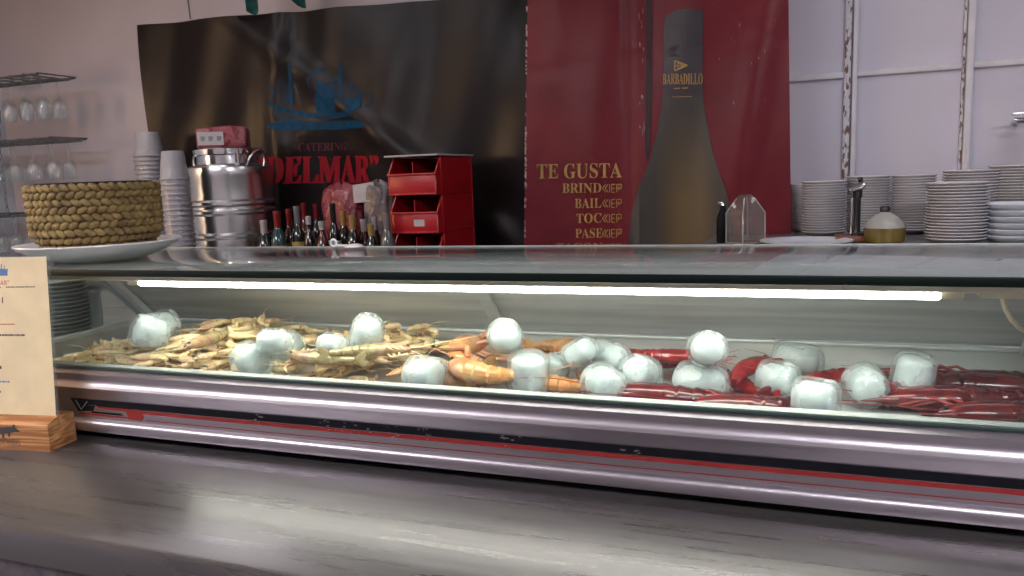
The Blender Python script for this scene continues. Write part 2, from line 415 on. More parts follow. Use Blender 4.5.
# ------------------------------------------------------------------ banners
def fold_black(X, Z):
    a = .012 * math.sin(X * 9.0 + Z * 2.5) + .008 * math.sin(X * 17 - Z * 6 + 1.0)
    d = (X + 1.95) * .75 + (Z - .75) * .95          # a slanting crease
    a -= .024 * math.exp(-(d / .07) ** 2)
    a -= .024 * math.exp(-((X + 2.28 + .05 * math.sin(Z * 3)) / .06) ** 2)
    return a
def fold_red(X, Z):
    a = .008 * math.sin(X * 11 + Z * 1.5) + .004 * math.sin(X * 23 - Z * 5)
    a -= .016 * math.exp(-((X + .16 - .18 * (Z - .6)) / .06) ** 2)
    a += .010 * math.exp(-((X + .62) / .018) ** 2)
    a += .004 * math.exp(-((Z - .86 - .05 * X) / .012) ** 2)
    return a
YB, YR = 3.12, 3.03
def banner(name, label, TL, TR, BL, BR, Y, fold, m, nu, nv):
    root = thing(name, label, 'banner', (0, 0, 0))
    a, b, c, d = (P(*q, Y) for q in (TL, TR, BL, BR))
    def fn(u, v):
        p = a.lerp(b, u).lerp(c.lerp(d, u), v)
        return (p.x, Y + fold(p.x, p.z), p.z)
    mb = MB()
    mb.grid(fn, nu, nv)
    r = bmesh.ops.solidify(mb.b, geom=mb.b.faces[:], thickness=.002)
    part('sheet', mb, m, root, angle=80)
    return root
def on(px, py, Y, fold, lift=.0025):
    p = P(px, py, Y); return Vector((p.x, Y + fold(p.x, p.z) - lift, p.z))
def decal(name, mbm, m, parent, Y, fold, lift=.0025, label=None, cut=.05):
    """mbm: a flat bmesh drawn in photo pixels (x, y down); laid onto the cloth in place"""
    lo = min(v.co.x for v in mbm.verts); hi = max(v.co.x for v in mbm.verts)
    ylo = min(v.co.y for v in mbm.verts); yhi = max(v.co.y for v in mbm.verts)
    bmesh.ops.triangulate(mbm, faces=mbm.faces[:])
    st = 6.0
    k = lo + st
    while k < hi:
        bmesh.ops.bisect_plane(mbm, geom=mbm.verts[:] + mbm.edges[:] + mbm.faces[:], plane_co=(k, 0, 0), plane_no=(1, 0, 0)); k += st
    k = ylo + 2 * st
    while k < yhi:
        bmesh.ops.bisect_plane(mbm, geom=mbm.verts[:] + mbm.edges[:] + mbm.faces[:], plane_co=(0, k, 0), plane_no=(0, 1, 0)); k += 2 * st
    for v in mbm.verts: v.co = on(v.co.x, v.co.y, Y, fold, lift)
    bmesh.ops.recalc_face_normals(mbm, faces=mbm.faces)
    me = bpy.data.meshes.new(name); mbm.to_mesh(me); mbm.free(); me.materials.append(MAT[m])
    if len(me.polygons):
        s = sum(p.normal.y * p.area for p in me.polygons)
        if s > 0: me.flip_normals()
    o = bpy.data.objects.new(name, me); C.objects.link(o); o.parent = parent
    if label: o['label'] = label
    return o
def poly2(b, pts):
    f = b.faces.new([b.verts.new((x, y, 0)) for x, y in pts])
    bmesh.ops.triangulate(b, faces=[f])
def line2(b, pts, wd):
    for (xa, ya), (xb, yb) in zip(pts[:-1], pts[1:]):
        dx, dy = xb - xa, yb - ya; l = math.hypot(dx, dy) or 1; nx, ny = -dy / l * wd / 2, dx / l * wd / 2
        poly2(b, [(xa + nx, ya + ny), (xb + nx, yb + ny), (xb - nx, yb - ny), (xa - nx, ya - ny)])
def words2(s, x0_, y0_, x1_, y1_, serif=False, rise=0.0, heavy=0.0):
    b = text_mesh(s, None, serif, 0)
    if heavy:                      # thicken the strokes sideways
        base = b.faces[:]
        for dx in (-heavy, heavy):
            g = bmesh.ops.duplicate(b, geom=base)['geom']
            for v in {v for f in g if isinstance(f, bmesh.types.BMFace) for v in f.verts}: v.co.x += dx
    for v in b.verts:
        u, q = v.co.x, v.co.y
        v.co = Vector((x0_ + (x1_ - x0_) * u, y1_ + (y0_ - y1_) * q + rise * u, 0))
    return b

kb = banner('black_banner', 'glossy black vinyl banner with a blue fishing boat emblem hanging on the back wall',
            (137, 25), (540, -9.5), (164, 262), (540, 262), YB, fold_black, 'vinyl', 90, 40)
b = bmesh.new()
Z4 = lambda x, y: (260 + x / 4.115, 50 + y / 4.115)
hull = [(40, 205), (70, 228), (130, 246), (200, 258), (280, 262), (350, 254), (400, 236), (425, 215)]
top = [Z4(*q) for q in hull]; low = [Z4(x, y + 17) for x, y in hull]
for k in range(len(hull) - 1): poly2(b, [top[k], top[k + 1], low[k + 1], low[k]])
line2(b, [Z4(60, 262), Z4(130, 272), Z4(200, 277), Z4(300, 280), Z4(390, 268)], 1.6)
poly2(b, [Z4(*q) for q in [(30, 315), (90, 292), (130, 287), (250, 297), (330, 292), (410, 287), (452, 306), (438, 321), (300, 328), (120, 330), (60, 327)]])
poly2(b, [Z4(*q) for q in [(121, 58), (129, 58), (132, 222), (116, 222)]]); poly2(b, [Z4(*q) for q in [(332, 48), (340, 48), (343, 215), (328, 215)]])
for s_ in ([(122, 90), (58, 215)], [(126, 90), (170, 228)], [(124, 110), (95, 222)], [(335, 80), (300, 205)], [(337, 80), (385, 215)], [(338, 60), (420, 200)]):
    line2(b, [Z4(*q) for q in s_], .7)
line2(b, [Z4(*q) for q in [(222, 165), (208, 150), (206, 125), (224, 98), (264, 72)]], 2.0)
line2(b, [Z4(*q) for q in [(230, 95), (268, 84)]], 1.6)
poly2(b, [Z4(*q) for q in [(226, 200), (244, 172), (244, 128), (252, 128), (254, 168), (285, 165), (300, 185), (308, 160), (318, 160), (316, 262), (232, 258)]])
poly2(b, [Z4(*q) for q in [(355, 200), (400, 195), (405, 170), (420, 170), (425, 235), (360, 252)]])
for s_ in ([(440, 175), (470, 185), (468, 225), (440, 235)], [(285, 140), (330, 120)], [(360, 150), (410, 150)], [(50, 150), (70, 180)]):
    line2(b, [Z4(*q) for q in s_], 1.8)
decal('ship_emblem', b, 'ship', kb, YB, fold_black, label='blue fishing boat emblem')
decal('lettering', words2('CATERING', 299, 143, 345.5, 151.5, True, -1), 'red_word2', kb, YB, fold_black, label='small faded red word CATERING')
decal('lettering', words2('\u201cDELMAR\u201d', 261, 156.5, 380, 184, True, -1.5, .009), 'red_word', kb, YB, fold_black, label='large red lettering')
for k, (px, py) in enumerate([(139, 27), (525, -5)]):
    pass

rb = banner('red_banner', 'dark red vinyl banner printed with a tall wine bottle, hung over the black banner',
            (528, -45), (788, -45), (523.5, 262), (791.5, 262), YR, fold_red, 'red_vinyl', 80, 50)
right = [(703, 11), (703.5, 36), (701.8, 40), (703.3, 43), (702.6, 72), (703, 97), (706, 117), (712, 149), (721, 176), (728.5, 196), (732, 217), (734.5, 246), (735, 262)]
left = [(664.5, 18), (663.8, 38), (665, 41), (663.4, 45), (663.4, 72), (662.7, 95), (657.8, 131), (648.7, 163), (638, 190), (631.5, 212), (628.4, 246), (627.5, 262)]
b = bmesh.new(); poly2(b, [(664.5, 18), (672, 12), (684, 9), (697, 9.3), (703, 11)] + right[1:6] + left[::-1][6:-1])
decal('printed_capsule', b, 'capsule', rb, YR, fold_red, label='dark capsule of the printed bottle')
# the printed bottle's own colours: dark flanks, olive-gold middle
m, nt, N, L, bs = _nodes('printed_bottle'); bs.inputs['Roughness'].default_value = .4
tc = N.new('ShaderNodeTexCoord'); sep = N.new('ShaderNodeSeparateXYZ'); L.new(tc.outputs['Object'], sep.inputs[0])
cx_ = P(684, 200, YR).x
ab = N.new('ShaderNodeMath'); ab.operation = 'SUBTRACT'; ab.inputs[1].default_value = cx_; L.new(sep.outputs[0], ab.inputs[0])
mr = N.new('ShaderNodeMapRange'); mr.inputs[1].default_value = -.20; mr.inputs[2].default_value = .20; L.new(ab.outputs[0], mr.inputs[0])
rp = N.new('ShaderNodeValToRGB'); el = rp.color_ramp.elements
el[0].position = 0.0; el[0].color = (.030, .026, .026, 1); el[1].position = 1.0; el[1].color = (.022, .020, .022, 1)
for pos, col in ((.22, (.040, .032, .024)), (.45, (.125, .082, .030)), (.66, (.13, .085, .032)), (.82, (.045, .034, .022))):
    q = el.new(pos); q.color = (*col, 1)
L.new(mr.outputs[0], rp.inputs[0])
mz = N.new('ShaderNodeMapRange'); mz.inputs[1].default_value = P(684, 110, YR).z; mz.inputs[2].default_value = P(684, 200, YR).z; L.new(sep.outputs[2], mz.inputs[0])
mx = N.new('ShaderNodeMixRGB'); mx.inputs[1].default_value = (.040, .032, .026, 1); L.new(mz.outputs[0], mx.inputs[0]); L.new(rp.outputs[0], mx.inputs[2])
L.new(mx.outputs[0], bs.inputs['Base Color']); MAT['pbottle'] = m
b = bmesh.new(); poly2(b, right[5:] + left[::-1][:7])
decal('printed_bottle', b, 'pbottle', rb, YR, fold_red, label='printed olive wine bottle')
b = bmesh.new(); poly2(b, [(645.5, -40), (652, -40), (651.5, 60), (650, 150), (647.5, 162), (645, 150), (646, 60)])
decal('seam', b, 'seam', rb, YR, fold_red, .0035, 'dark seam running down the banner')
decal('lettering', words2('BARBADILLO', 662.8, 73.5, 702.8, 84.5, True), 'gold', rb, YR, fold_red, .0045, 'gold word BARBADILLO on the printed bottle')
b = bmesh.new()
line2(b, [(675, 61), (675, 71), (687.5, 65.5), (675, 61)], 1.3); line2(b, [(678, 63), (678, 69), (684, 65.8), (678, 63)], .9); line2(b, [(675, 66), (687, 65.5)], .7)
decal('bottle_emblem', b, 'gold', rb, YR, fold_red, .0045, 'small gold flag emblem')
b = bmesh.new(); line2(b, [(674, 88.5), (680, 88.3)], 1.1); line2(b, [(682, 88.3), (688, 88)], 1.1); line2(b, [(672, 97), (692, 96.5)], .5)
decal('bottle_small_print', b, 'gold', rb, YR, fold_red, .0045)
decal('lettering', words2('TE GUSTA', 536.5, 164, 622, 179, True, -1.2), 'gold', rb, YR, fold_red, .003, 'gold words TE GUSTA')
for s_, xl, xm, yt in (('BRIND', 562.5, 602, 183.5), ('BAIL', 575.5, 602, 198.5), ('TOC', 577, 602, 213.5), ('PASE', 576, 603, 228.5), ('TACON', 556, 603, 243)):
    b = words2(s_, xl, yt, xm, yt + 9.5, True, -.5)
    decal('lettering', b, 'gold', rb, YR, fold_red, .003, 'gold word ' + s_)
    b = bmesh.new()                                  # the hollow letters that finish each word
    y_ = yt + .8
    for q in ([(606, y_), (603, y_ + 4), (606, y_ + 8)], [(608.5, y_), (605.5, y_ + 4), (608.5, y_ + 8)], [(610, y_), (610, y_ + 8)], [(612, y_), (612, y_ + 8), (615, y_ + 8)],
              [(612, y_ + 4), (615, y_ + 4)], [(612, y_), (615.5, y_)], [(617, y_ + 8), (617, y_), (621.5, y_), (621.5, y_ + 4), (617, y_ + 4)], [(619, y_ + 6), (619, y_ + 2)]):
        line2(b, q, .75)
    decal('hollow_lettering', b, 'gold', rb, YR, fold_red, .003)
b = bmesh.new(); random.seed(11)
y = -30.0
while y < 245:
    h_ = random.uniform(2, 9); xl = 525.6 - (y / 262) * 2.2
    if random.random() < .8: poly2(b, [(xl + .4, y), (xl + random.uniform(1.6, 3.0), y + h_ * .3), (xl + random.uniform(1.2, 2.4), y + h_), (xl + .3, y + h_ * .9)])
    y += h_ * random.uniform(.8, 1.4)
for k in range(16):
    y = random.uniform(0, 150); x_ = 640 + random.uniform(-2, 4); poly2(b, [(x_, y), (x_ + .9, y + 2), (x_ + .6, y + random.uniform(4, 10)), (x_ - .2, y + 3)])
for k in range(10):
    y = random.uniform(10, 110); x_ = random.uniform(706, 780); poly2(b, [(x_, y), (x_ + .7, y + 2), (x_ + .4, y + random.uniform(3, 6)), (x_ - .2, y + 2)])
decal('scuff_pattern', b, 'scuff', rb, YR, fold_red, .0032, 'pale scuffed edge and flaked marks')['kind'] = 'stuff'

# cord holding the black banner, and a scrap of teal cloth at the ceiling
a = P(190.5, 19, YB - .01)
solo('ceiling_string', MB().tube([a, (a.x - .01, YB - .01, (a.z + z1) / 2), (a.x - .02, YB - .01, z1)], .004), 'dark_metal', 'thin dark cord from the ceiling to the top of the black banner', 'string')
a = P(243, -3, 2.95); c_ = P(300, 6, 2.95)
mb = MB()
mb.grid(lambda u, v: (a.x + (c_.x - a.x) * u, 2.95 + .03 * math.sin(u * 14) + .03 * (v - .5), z1 - .002 - (z1 - c_.z) * v * (.80 + .20 * math.sin(1 + u * 7))), 24, 8)
bmesh.ops.solidify(mb.b, geom=mb.b.faces[:], thickness=.004)
solo('teal_pennant', mb, 'teal', 'dark teal cloth pennant fixed to the ceiling above the black banner', 'pennant')

# ------------------------------------------------------------------ display case
CX0, CX1 = -1.325, .335
t = thing('display_case', 'low refrigerated glass display case of seafood standing on the bar', 'display case', (0, 0, 0)); case = t
FY = .900
prof = [(.931, .093), (.931, .1165), (.912, .1165), (.9065, .1150), (.9030, .1120), (.8985, .1095), (.8985, .1060), (.9005, .1010), (.9005, .0945),
        (.8960, .0900), (.8935, .0875), (.8945, .0845), (.8990, .0830), (FY, .0820), (FY, .0345), (.8975, .0330), (.8935, .0310), (.8925, .0270), (.8927, .0180), (.8942, .0145), (.9000, .0130), (.931, .0130)]
part('front_profile', MB().extrude_x(prof, CX0, CX1), 'alu', t, angle=50)
part('base_body', MB().box(((CX0 + CX1) / 2, 1.125, .052), (CX1 - CX0 - .002, .35, .07), .002), 'cabinet', t)
for fx in (CX0 + .12, -.5, CX1 - .12):
    for fy in (.97, 1.25): part('foot', MB().lathe([(0, 0), (.016, 0), (.014, .016), (0, .016)], 16, (fx, fy, .0005)), 'dark_metal', t)
for sx in (CX0 - .006, CX1 + .006):
    part('end_cap', MB().extrude_x([(.8915, .013), (1.305, .013), (1.305, .128), (.93, .128), (.902, .119), (.8915, .10)], sx - .006, sx + .006), 'frame', t)
part('gasket', MB().box(((CX0 + CX1) / 2, .909, .1178), (CX1 - CX0, .007, .0045), .001), 'gasket', t)
part('ledge', MB().box(((CX0 + CX1) / 2, .9225, .1180), (CX1 - CX0, .018, .003), .001), 'frame', t)
# pan: floor, rear and end walls in one pressed sheet
pm = MB(); zf = .0915
yl, yh = .933, 1.288
pm.box(((CX0 + CX1) / 2, (yl + yh) / 2, zf - .0015), (CX1 - CX0 - .02, yh - yl, .003))
pm.box(((CX0 + CX1) / 2, yh, .105), (CX1 - CX0 - .02, .004, .030)); pm.box(((CX0 + CX1) / 2, yl, .104), (CX1 - CX0 - .02, .003, .025))
for sx in (CX0 + .012, CX1 - .012): pm.box((sx, (yl + yh) / 2, .106), (.004, yh - yl, .030))
part('pan', pm, 'pan', t)
part('rear_lip', MB().box(((CX0 + CX1) / 2, 1.288, .1215), (CX1 - CX0 - .01, .016, .006), .002), 'frame', t)
# leaning rear doors in their tracks
def lean(zv): return 1.282 - (zv - .124) * 1.0
def door(xa, xb, off, nm='sliding_door'):
    pts = [(xa, lean(.127) + off, .127), (xb, lean(.127) + off, .127), (xb, lean(.262) + off, .262), (xa, lean(.262) + off, .262)]
    return MB().poly3(pts, (0, .0028, .0028))
xo = P(491, 318, 1.235).x
part('sliding_door', door(CX0 + .01, xo + .012, 0), 'door', t)
part('sliding_door', door(xo - .012, CX1 - .01, .008), 'door', t)
part('door_edge', MB().poly3([(xo - .011, lean(.127) - .003, .127), (xo + .012, lean(.127) - .003, .127), (xo + .012, lean(.262) - .003, .262), (xo - .011, lean(.262) - .003, .262)], (0, .0015, .0015)), 'door2', t, 'pale strip where the two doors overlap')
part('top_track', MB().box(((CX0 + CX1) / 2, 1.15, .2655), (CX1 - CX0, .04, .007), .001), 'frame', t)
for sx in (CX0 + .012, CX1 - .012):
    part('rear_post', MB().poly3([(sx - .018, lean(.124) - .004, .124), (sx + .018, lean(.124) - .004, .124), (sx + .018, lean(.266) - .004, .266), (sx - .018, lean(.266) - .004, .266)], (0, -.008, -.008)), 'frame', t)
    part('side_rail', MB().box((sx, 1.10, .1265), (.018, .385, .010), .002), 'frame', t)
    part('side_glass', MB().poly3([(sx - .002, .916, .130), (sx - .002, 1.275, .130), (sx - .002, 1.142, .266), (sx - .002, .924, .266)], (.004, 0, 0)), 'tint_pane', t)
part('front_glass', MB().poly3([(CX0 + .004, .909, .1195), (CX1 - .004, .909, .1195), (CX1 - .004, .921, .2690), (CX0 + .004, .921, .2690)], (0, .004, 0)), 'pane', t)
ztop = .2780
part('top_glass', MB().box(((CX0 + CX1) / 2, 1.104, ztop - .0035), (CX1 - CX0 + .02, .370, .007), .001), 'top_pane', t)
part('top_front_edge', MB().box(((CX0 + CX1) / 2, .9165, ztop - .0052), (CX1 - CX0 + .02, .0045, .0106), .001), 'glass_edge', t, 'dark green front edge of the glass top')
part('top_rear_edge', MB().box(((CX0 + CX1) / 2, 1.2905, ztop - .0030), (CX1 - CX0 + .02, .004, .0066), .001), 'frame', t)
part('lamp_housing', MB().extrude_x([(.930, .2690), (.930, .2600), (.936, .2575), (.975, .2575), (.980, .2690)], CX0 + .01, CX1 - .01), 'cream', t)
yt_ = .952; tz = P(540, 287.5, yt_).z
xa, xb = P(142, 285, yt_).x, P(939, 293, yt_).x
part('lamp_tube', MB().tube([(xa, yt_, tz), (xb, yt_, tz)], .0072, 14), 'tube', t, 'lit white tube')
for xx, d in ((xa, -1), (xb, 1)):
    part('lamp_holder', MB().box((xx + d * .012, yt_, tz + .002), (.024, .016, .016), .003), 'cream', t)
part('lamp_starter', MB().box((xb + .062, yt_, tz + .003), (.05, .016, .014), .003), 'cream', t)
part('lamp_cable', MB().tube([P(1001, 289, .97), P(1003, 298, .97), P(1006, 309, .98), P(1012, 320, 1.0), P(1020, 328, 1.02), P(1036, 336, 1.05)], .0032, 8), 'cream', t)
# stickers on the front profile
SY = FY - .0006
def sticker(nm, pts, m, lab=None, lift=0.0, d=.0006):
    return part(nm, MB().poly3([(*P(x, y, SY - lift)[:],) for x, y in pts], (0, d, 0)), m, t, lab)
def zline(y512): return P(512, y512, SY).z
zb1, zb0 = zline(435.8), zline(443.6); zr1, zr0 = zline(444.6), zline(448.4)
def zp(px, z):                       # pixel height of world height z at pixel column px on the sticker plane
    lo_, hi_ = 300.0, 560.0
    for _ in range(40):
        mid = (lo_ + hi_) / 2
        if P(px, mid, SY).z > z: lo_ = mid
        else: hi_ = mid
    return lo_
xk = P(70, 398, SY).x; xe = CX1
def band(nm, za, zb, xa_, xb_, m, lab=None):
    part(nm, MB().box(((xa_ + xb_) / 2, SY, (za + zb) / 2), (xb_ - xa_, .0006, abs(za - zb))), m, t, lab)
xm_ = P(96, 405, SY).x
band('black_stripe', zb0, zb1, xm_, xe, 'black')
sticker('emblem_ground', [(70, zp(70, zb1)), (96.5, zp(96.5, zb1)), (95, 405.5), (93, 411), (78.5, 411)], 'black', 'black slanted start of the stripe')
b_ = MB()
for q in ([(75.5, 400), (81, 409.5)], [(87, 401.5), (81, 409.5)], [(88, 405), (94, 405.8)]):
    (xa_, ya_), (xb_, yb_) = q
    b_.poly3([P(xa_ - .5, ya_, SY - .0006), P(xa_ + .5, ya_, SY - .0006), P(xb_ + .5, yb_, SY - .0006), P(xb_ - .5, yb_, SY - .0006)], (0, .0003, 0))
part('emblem_letter', b_, 'grey_print', t, 'thin grey V mark')
band('red_stripe', zr0, zr1, P(126, 410, SY).x, xe, 'red_print')
sticker('red_hook', [(96, 405.2), (128, 409), (141, 411.8), (143.5, 418), (142, 421), (128.5, 419.3), (126, 411.5), (97.5, 408)], 'red_print')
sticker('red_hook', [(78.5, 412.2), (127, 417), (127, 418.6), (80, 414)], 'red_print')
sticker('black_stripe', [(91, 411.3), (120, 413.7), (123.5, 415.8), (119, 415.6), (92, 413)], 'black')
zt_ = zline(455.7); band('thin_red_stripe', zt_ - .0006, zt_ + .0006, P(146, 420, SY).x, xe, 'red_print')
b_ = MB(); random.seed(5)
for px0, px1, k in ((255, 262, 7), (320, 345, 12), (350, 400, 16), (417, 430, 9), (495, 520, 10), (615, 640, 6)):
    for _ in range(k):
        x_ = random.uniform(px0, px1); z_ = random.uniform(zr0, zb1); p = P(x_, zp(x_, z_), SY - .0005); r_ = random.uniform(.0006, .0020)
        b_.poly3([(p.x - r_ * 1.6, p.y, p.z), (p.x, p.y, p.z - r_ * .6), (p.x + r_ * 1.8, p.y, p.z + r_ * .1), (p.x + r_ * .3, p.y, p.z + r_ * .6)], (0, .0003, 0))
part('wear_pattern', b_, 'alu', t, 'worn spots where the stripes have flaked off')['kind'] = 'stuff'

# ------------------------------------------------------------------ a heap simulator for the pan
class Heap:
    def __init__(s):
        s.c = .004; s.ox, s.oy = CX0 - .05, .90
        s.h = np.full((int(1.80 / s.c), int(.45 / s.c)), .0915)
        ys = s.oy + (np.arange(s.h.shape[1]) + .5) * s.c
        s.h[:, ys < .937] = .20; s.h[:, ys > 1.285] = .5
    def _cells(s, x, y, r):
        i0, i1 = int((x - r - s.ox) / s.c), int((x + r - s.ox) / s.c) + 1
        j0, j1 = int((y - r - s.oy) / s.c), int((y + r - s.oy) / s.c) + 1
        i0, j0 = max(i0, 0), max(j0, 0); i1, j1 = min(i1, s.h.shape[0]), min(j1, s.h.shape[1])
        if i1 <= i0 or j1 <= j0: return None
        I = s.ox + (np.arange(i0, i1) + .5) * s.c; J = s.oy + (np.arange(j0, j1) + .5) * s.c
        d2 = (I[:, None] - x) ** 2 + (J[None, :] - y) ** 2
        return i0, i1, j0, j1, d2
    def rest(s, sph, X, Y, sink=.0):
        best = -1
        for x, y, z, r in sph:
            q = s._cells(X + x, Y + y, r)
            if q is None: continue
            i0, i1, j0, j1, d2 = q; m_ = d2 < r * r
            if not m_.any(): continue
            best = max(best, (s.h[i0:i1, j0:j1] + np.sqrt(np.maximum(r * r - d2, 0)))[m_].max() - z)
        return best - sink
    def put(s, sph, X, Y, Z, k=1.0):
        for x, y, z, r in sph:
            q = s._cells(X + x, Y + y, r)
            if q is None: continue
            i0, i1, j0, j1, d2 = q; m_ = d2 < r * r
            top = Z + z + np.sqrt(np.maximum(r * r - d2, 0)) * k
            sub = s.h[i0:i1, j0:j1]; ys = s.oy + (np.arange(j0, j1) + .5) * s.c
            ok = m_ & (ys[None, :] > .937) & (ys[None, :] < 1.285)
            sub[ok] = np.maximum(sub[ok], top[ok])
heap = Heap()
def spin(sph, e_):
    m_ = e_.to_matrix(); return [(*(m_ @ Vector((x, y, z))), r) for x, y, z, r in sph]

# ------------------------------------------------------------------ shellfish
def crustacean(name, label, cat, L, r, curl, mats, legs=0, claws=False, feelers=1.3, n=12, seed=0, head=.42, flat=.85):
    """lies on its side in its own xy plane: head towards +x, back outwards, base of the root at its middle"""
    rr = random.Random(seed)
    root = thing(name, label, cat)
    K = 46
    sp = []; ang = 0.0; p = Vector((L * .5, 0, 0)); sp.append((p.copy(), 0.0))
    for k in range(1, K + 1):
        t_ = k / K
        bend = 0.0 if t_ < head * .8 else curl / (K * (1 - head * .8))
        ang += bend
        p = p + Vector((-math.cos(ang), -math.sin(ang), 0)) * (L / K); sp.append((p.copy(), ang))
    cen = Vector((sum(q[0].x for q in sp) / len(sp), sum(q[0].y for q in sp) / len(sp), 0))
    sp = [(q - cen, a_) for q, a_ in sp]
    def rad(t_):
        if t_ < head: return r * (.30 + .72 * math.sin(min(1, t_ / (head * .75)) * math.pi / 2) ** .8)
        u = (t_ - head) / (1 - head)
        base = r * (1.0 - .62 * u ** 1.3)
        return base * (1.0 + .20 * (1 - ((u * 6) % 1.0)) - .10)
    def ring(k, scale=1.0):
        q, a_ = sp[k]; t_ = k / K; nrm = Vector((math.sin(a_), -math.cos(a_), 0)); R_ = rad(t_) * scale
        return [q + nrm * (math.cos(2 * math.pi * j / n) * R_ * 1.08) + Vector((0, 0, 1)) * (math.sin(2 * math.pi * j / n) * R_ * flat) for j in range(n)]
    kh = int(K * head)
    c1 = MB(); c1.loft([ring(k) for k in range(0, kh + 1)])
    tip = sp[0][0]; back = Vector((0, 1, 0))                                   # rostrum spike
    c1.tube([tip + Vector((-.10 * L, .55 * r, 0)), tip + Vector((.02 * L, .42 * r, 0)), tip + Vector((.13 * L, .75 * r, 0))], [r * .30, r * .16, r * .03], 6)
    part('carapace', c1, mats[1], root, angle=60)
    c2 = MB(); c2.loft([ring(k, 1.0) for k in range(kh, K)])
    part('abdomen', c2, mats[0], root, angle=25)
    q, a_ = sp[-2]; d = Vector((-math.cos(a_), -math.sin(a_), 0)); nn = Vector((math.sin(a_), -math.cos(a_), 0))
    c3 = MB()
    for s_ in (-.75, -.35, 0, .35, .75):
        dd = (d + Vector((0, 0, s_ * .9)) + nn * .15).normalized(); sd = d.cross(nn); l_ = L * (.15 if s_ else .12)
        w_ = r * .30
        side_ = (Vector((0, 0, 1)) - dd * dd.z).normalized()
        rings = []
        for u, ww in ((0, .35), (.35, .9), (.7, 1.0), (.92, .7), (1.0, .2)):
            cpt = q + dd * l_ * u
            rings.append([cpt + side_ * w_ * ww, cpt + nn * r * .09, cpt - side_ * w_ * ww, cpt - nn * r * .09])
        c3.loft(rings)
    part('tail_fan', c3, mats[0], root)
    for sz in (-1, 1):
        ep = sp[2][0] + Vector((0, .25 * r, sz * r * .42))
        eb = MB(); bmesh.ops.create_icosphere(eb.b, subdivisions=1, radius=r * .19, matrix=Matrix.Translation(ep)); part('eye', eb, SM['eye'], root)
        pts = []; base = sp[0][0] + Vector((0, -.1 * r, sz * r * .2)); th = rr.uniform(-.5, .5) ; tw = rr.uniform(-2.2, 2.2)
        pp = base.copy(); ln = L * feelers
        for k in range(13):
            pts.append(pp.copy()); th += tw / 12; pp = pp + Vector((math.cos(th), math.sin(th), sz * .10 + .06 * math.sin(k * .6))) * ln / 12
        part('antenna', MB().tube(pts, [max(.0003, .0008 * (1 - .65 * k / 12)) * (r / .009) ** .3 for k in range(13)], 5), mats[2], root)
    for k in range(legs):
        s_ = -1 if k % 2 else 1; kk = int(K * (.14 + .24 * (k // 2) / max(1, legs // 2))); q0, a0_ = sp[kk]
        nrm = Vector((math.sin(a0_), -math.cos(a0_), 0)) ; vz = Vector((0, 0, s_ * .35 * r))
        bl = nrm * 1.0
        f_ = rr.uniform(.2, 1.0)
        pts = [q0 + nrm * r * .7 + vz, q0 + nrm * r * 1.4 + vz * 2 + Vector((f_ * r, 0, 0)), q0 + nrm * r * 1.6 + vz * 1.2 + Vector((2.4 * f_ * r, 0, 0)), q0 + nrm * r * 1.3 + vz * .6 + Vector((3.8 * f_ * r, 0, 0))]
        part('leg', MB().tube(pts, [r * .15, r * .12, r * .09, r * .04], 6), mats[2], root)
    sph = [(sp[k][0].x, sp[k][0].y, 0, rad(k / K) * flat) for k in range(1, K, 4)]
    q_, a_ = sp[-1]; sph.append((q_.x - math.cos(a_) * L * .08, q_.y - math.sin(a_) * L * .08, 0, r * .5))
    if claws:
        for s_ in (-1, 1):
            q0 = sp[int(K * .2)][0]
            a_ = [q0 + Vector((0, -.5 * r, s_ * r * .7)), q0 + Vector((L * .13, -.9 * r, s_ * r * 1.3)), q0 + Vector((L * .30, -1.1 * r + s_ * .3 * r, s_ * r * 1.2)), q0 + Vector((L * .52, -.9 * r + s_ * .9 * r, s_ * r * .8))]
            cl = part('claw', MB().tube(a_[:3] + [a_[2].lerp(a_[3], .5)], [r * .22, r * .25, r * .30, r * .36], 8), mats[1], root)
            tip0 = a_[2].lerp(a_[3], .45); dv = (a_[3] - a_[2]).normalized(); sd = dv.cross(Vector((0, 0, 1))).normalized()
            for g in (-1, 1):
                part('pincer', MB().tube([tip0 + sd * g * r * .12, tip0 + dv * L * .09 + sd * g * r * .30, tip0 + dv * L * .20 + sd * g * r * .06], [r * .24, r * .18, r * .04], 6), mats[0], cl)
    return root, sph
def settle(root, sph, X, Y, e_, label=None, group=None, first=False, sink=-.0004):
    s_ = spin(sph, e_); Z = heap.rest(s_, X, Y, sink); heap.put(s_, X, Y, Z, .92)
    if first:
        root.location = (X, Y, Z); root.rotation_euler = e_
        if label: root['label'] = label
        if group: root['group'] = group
        return root
    return dup(root, (X, Y, Z), e_, label, group)
def seek(sph, px, py, e_, ylo=.965, yhi=1.25, up=0.0):
    """the spot along the photo's line of sight where the thing rests on the heap"""
    s_ = spin(sph, e_); best = None
    for k in range(58):
        Y = ylo + (yhi - ylo) * k / 57; p = P(px, py, Y)
        if p.x < CX0 + .03 or p.x > CX1 - .02: continue
        d = abs(heap.rest(s_, p.x, Y, .0015) - p.z)
        if best is None or d < best[0]: best = (d, p.x, Y)
    return best[1], best[2]

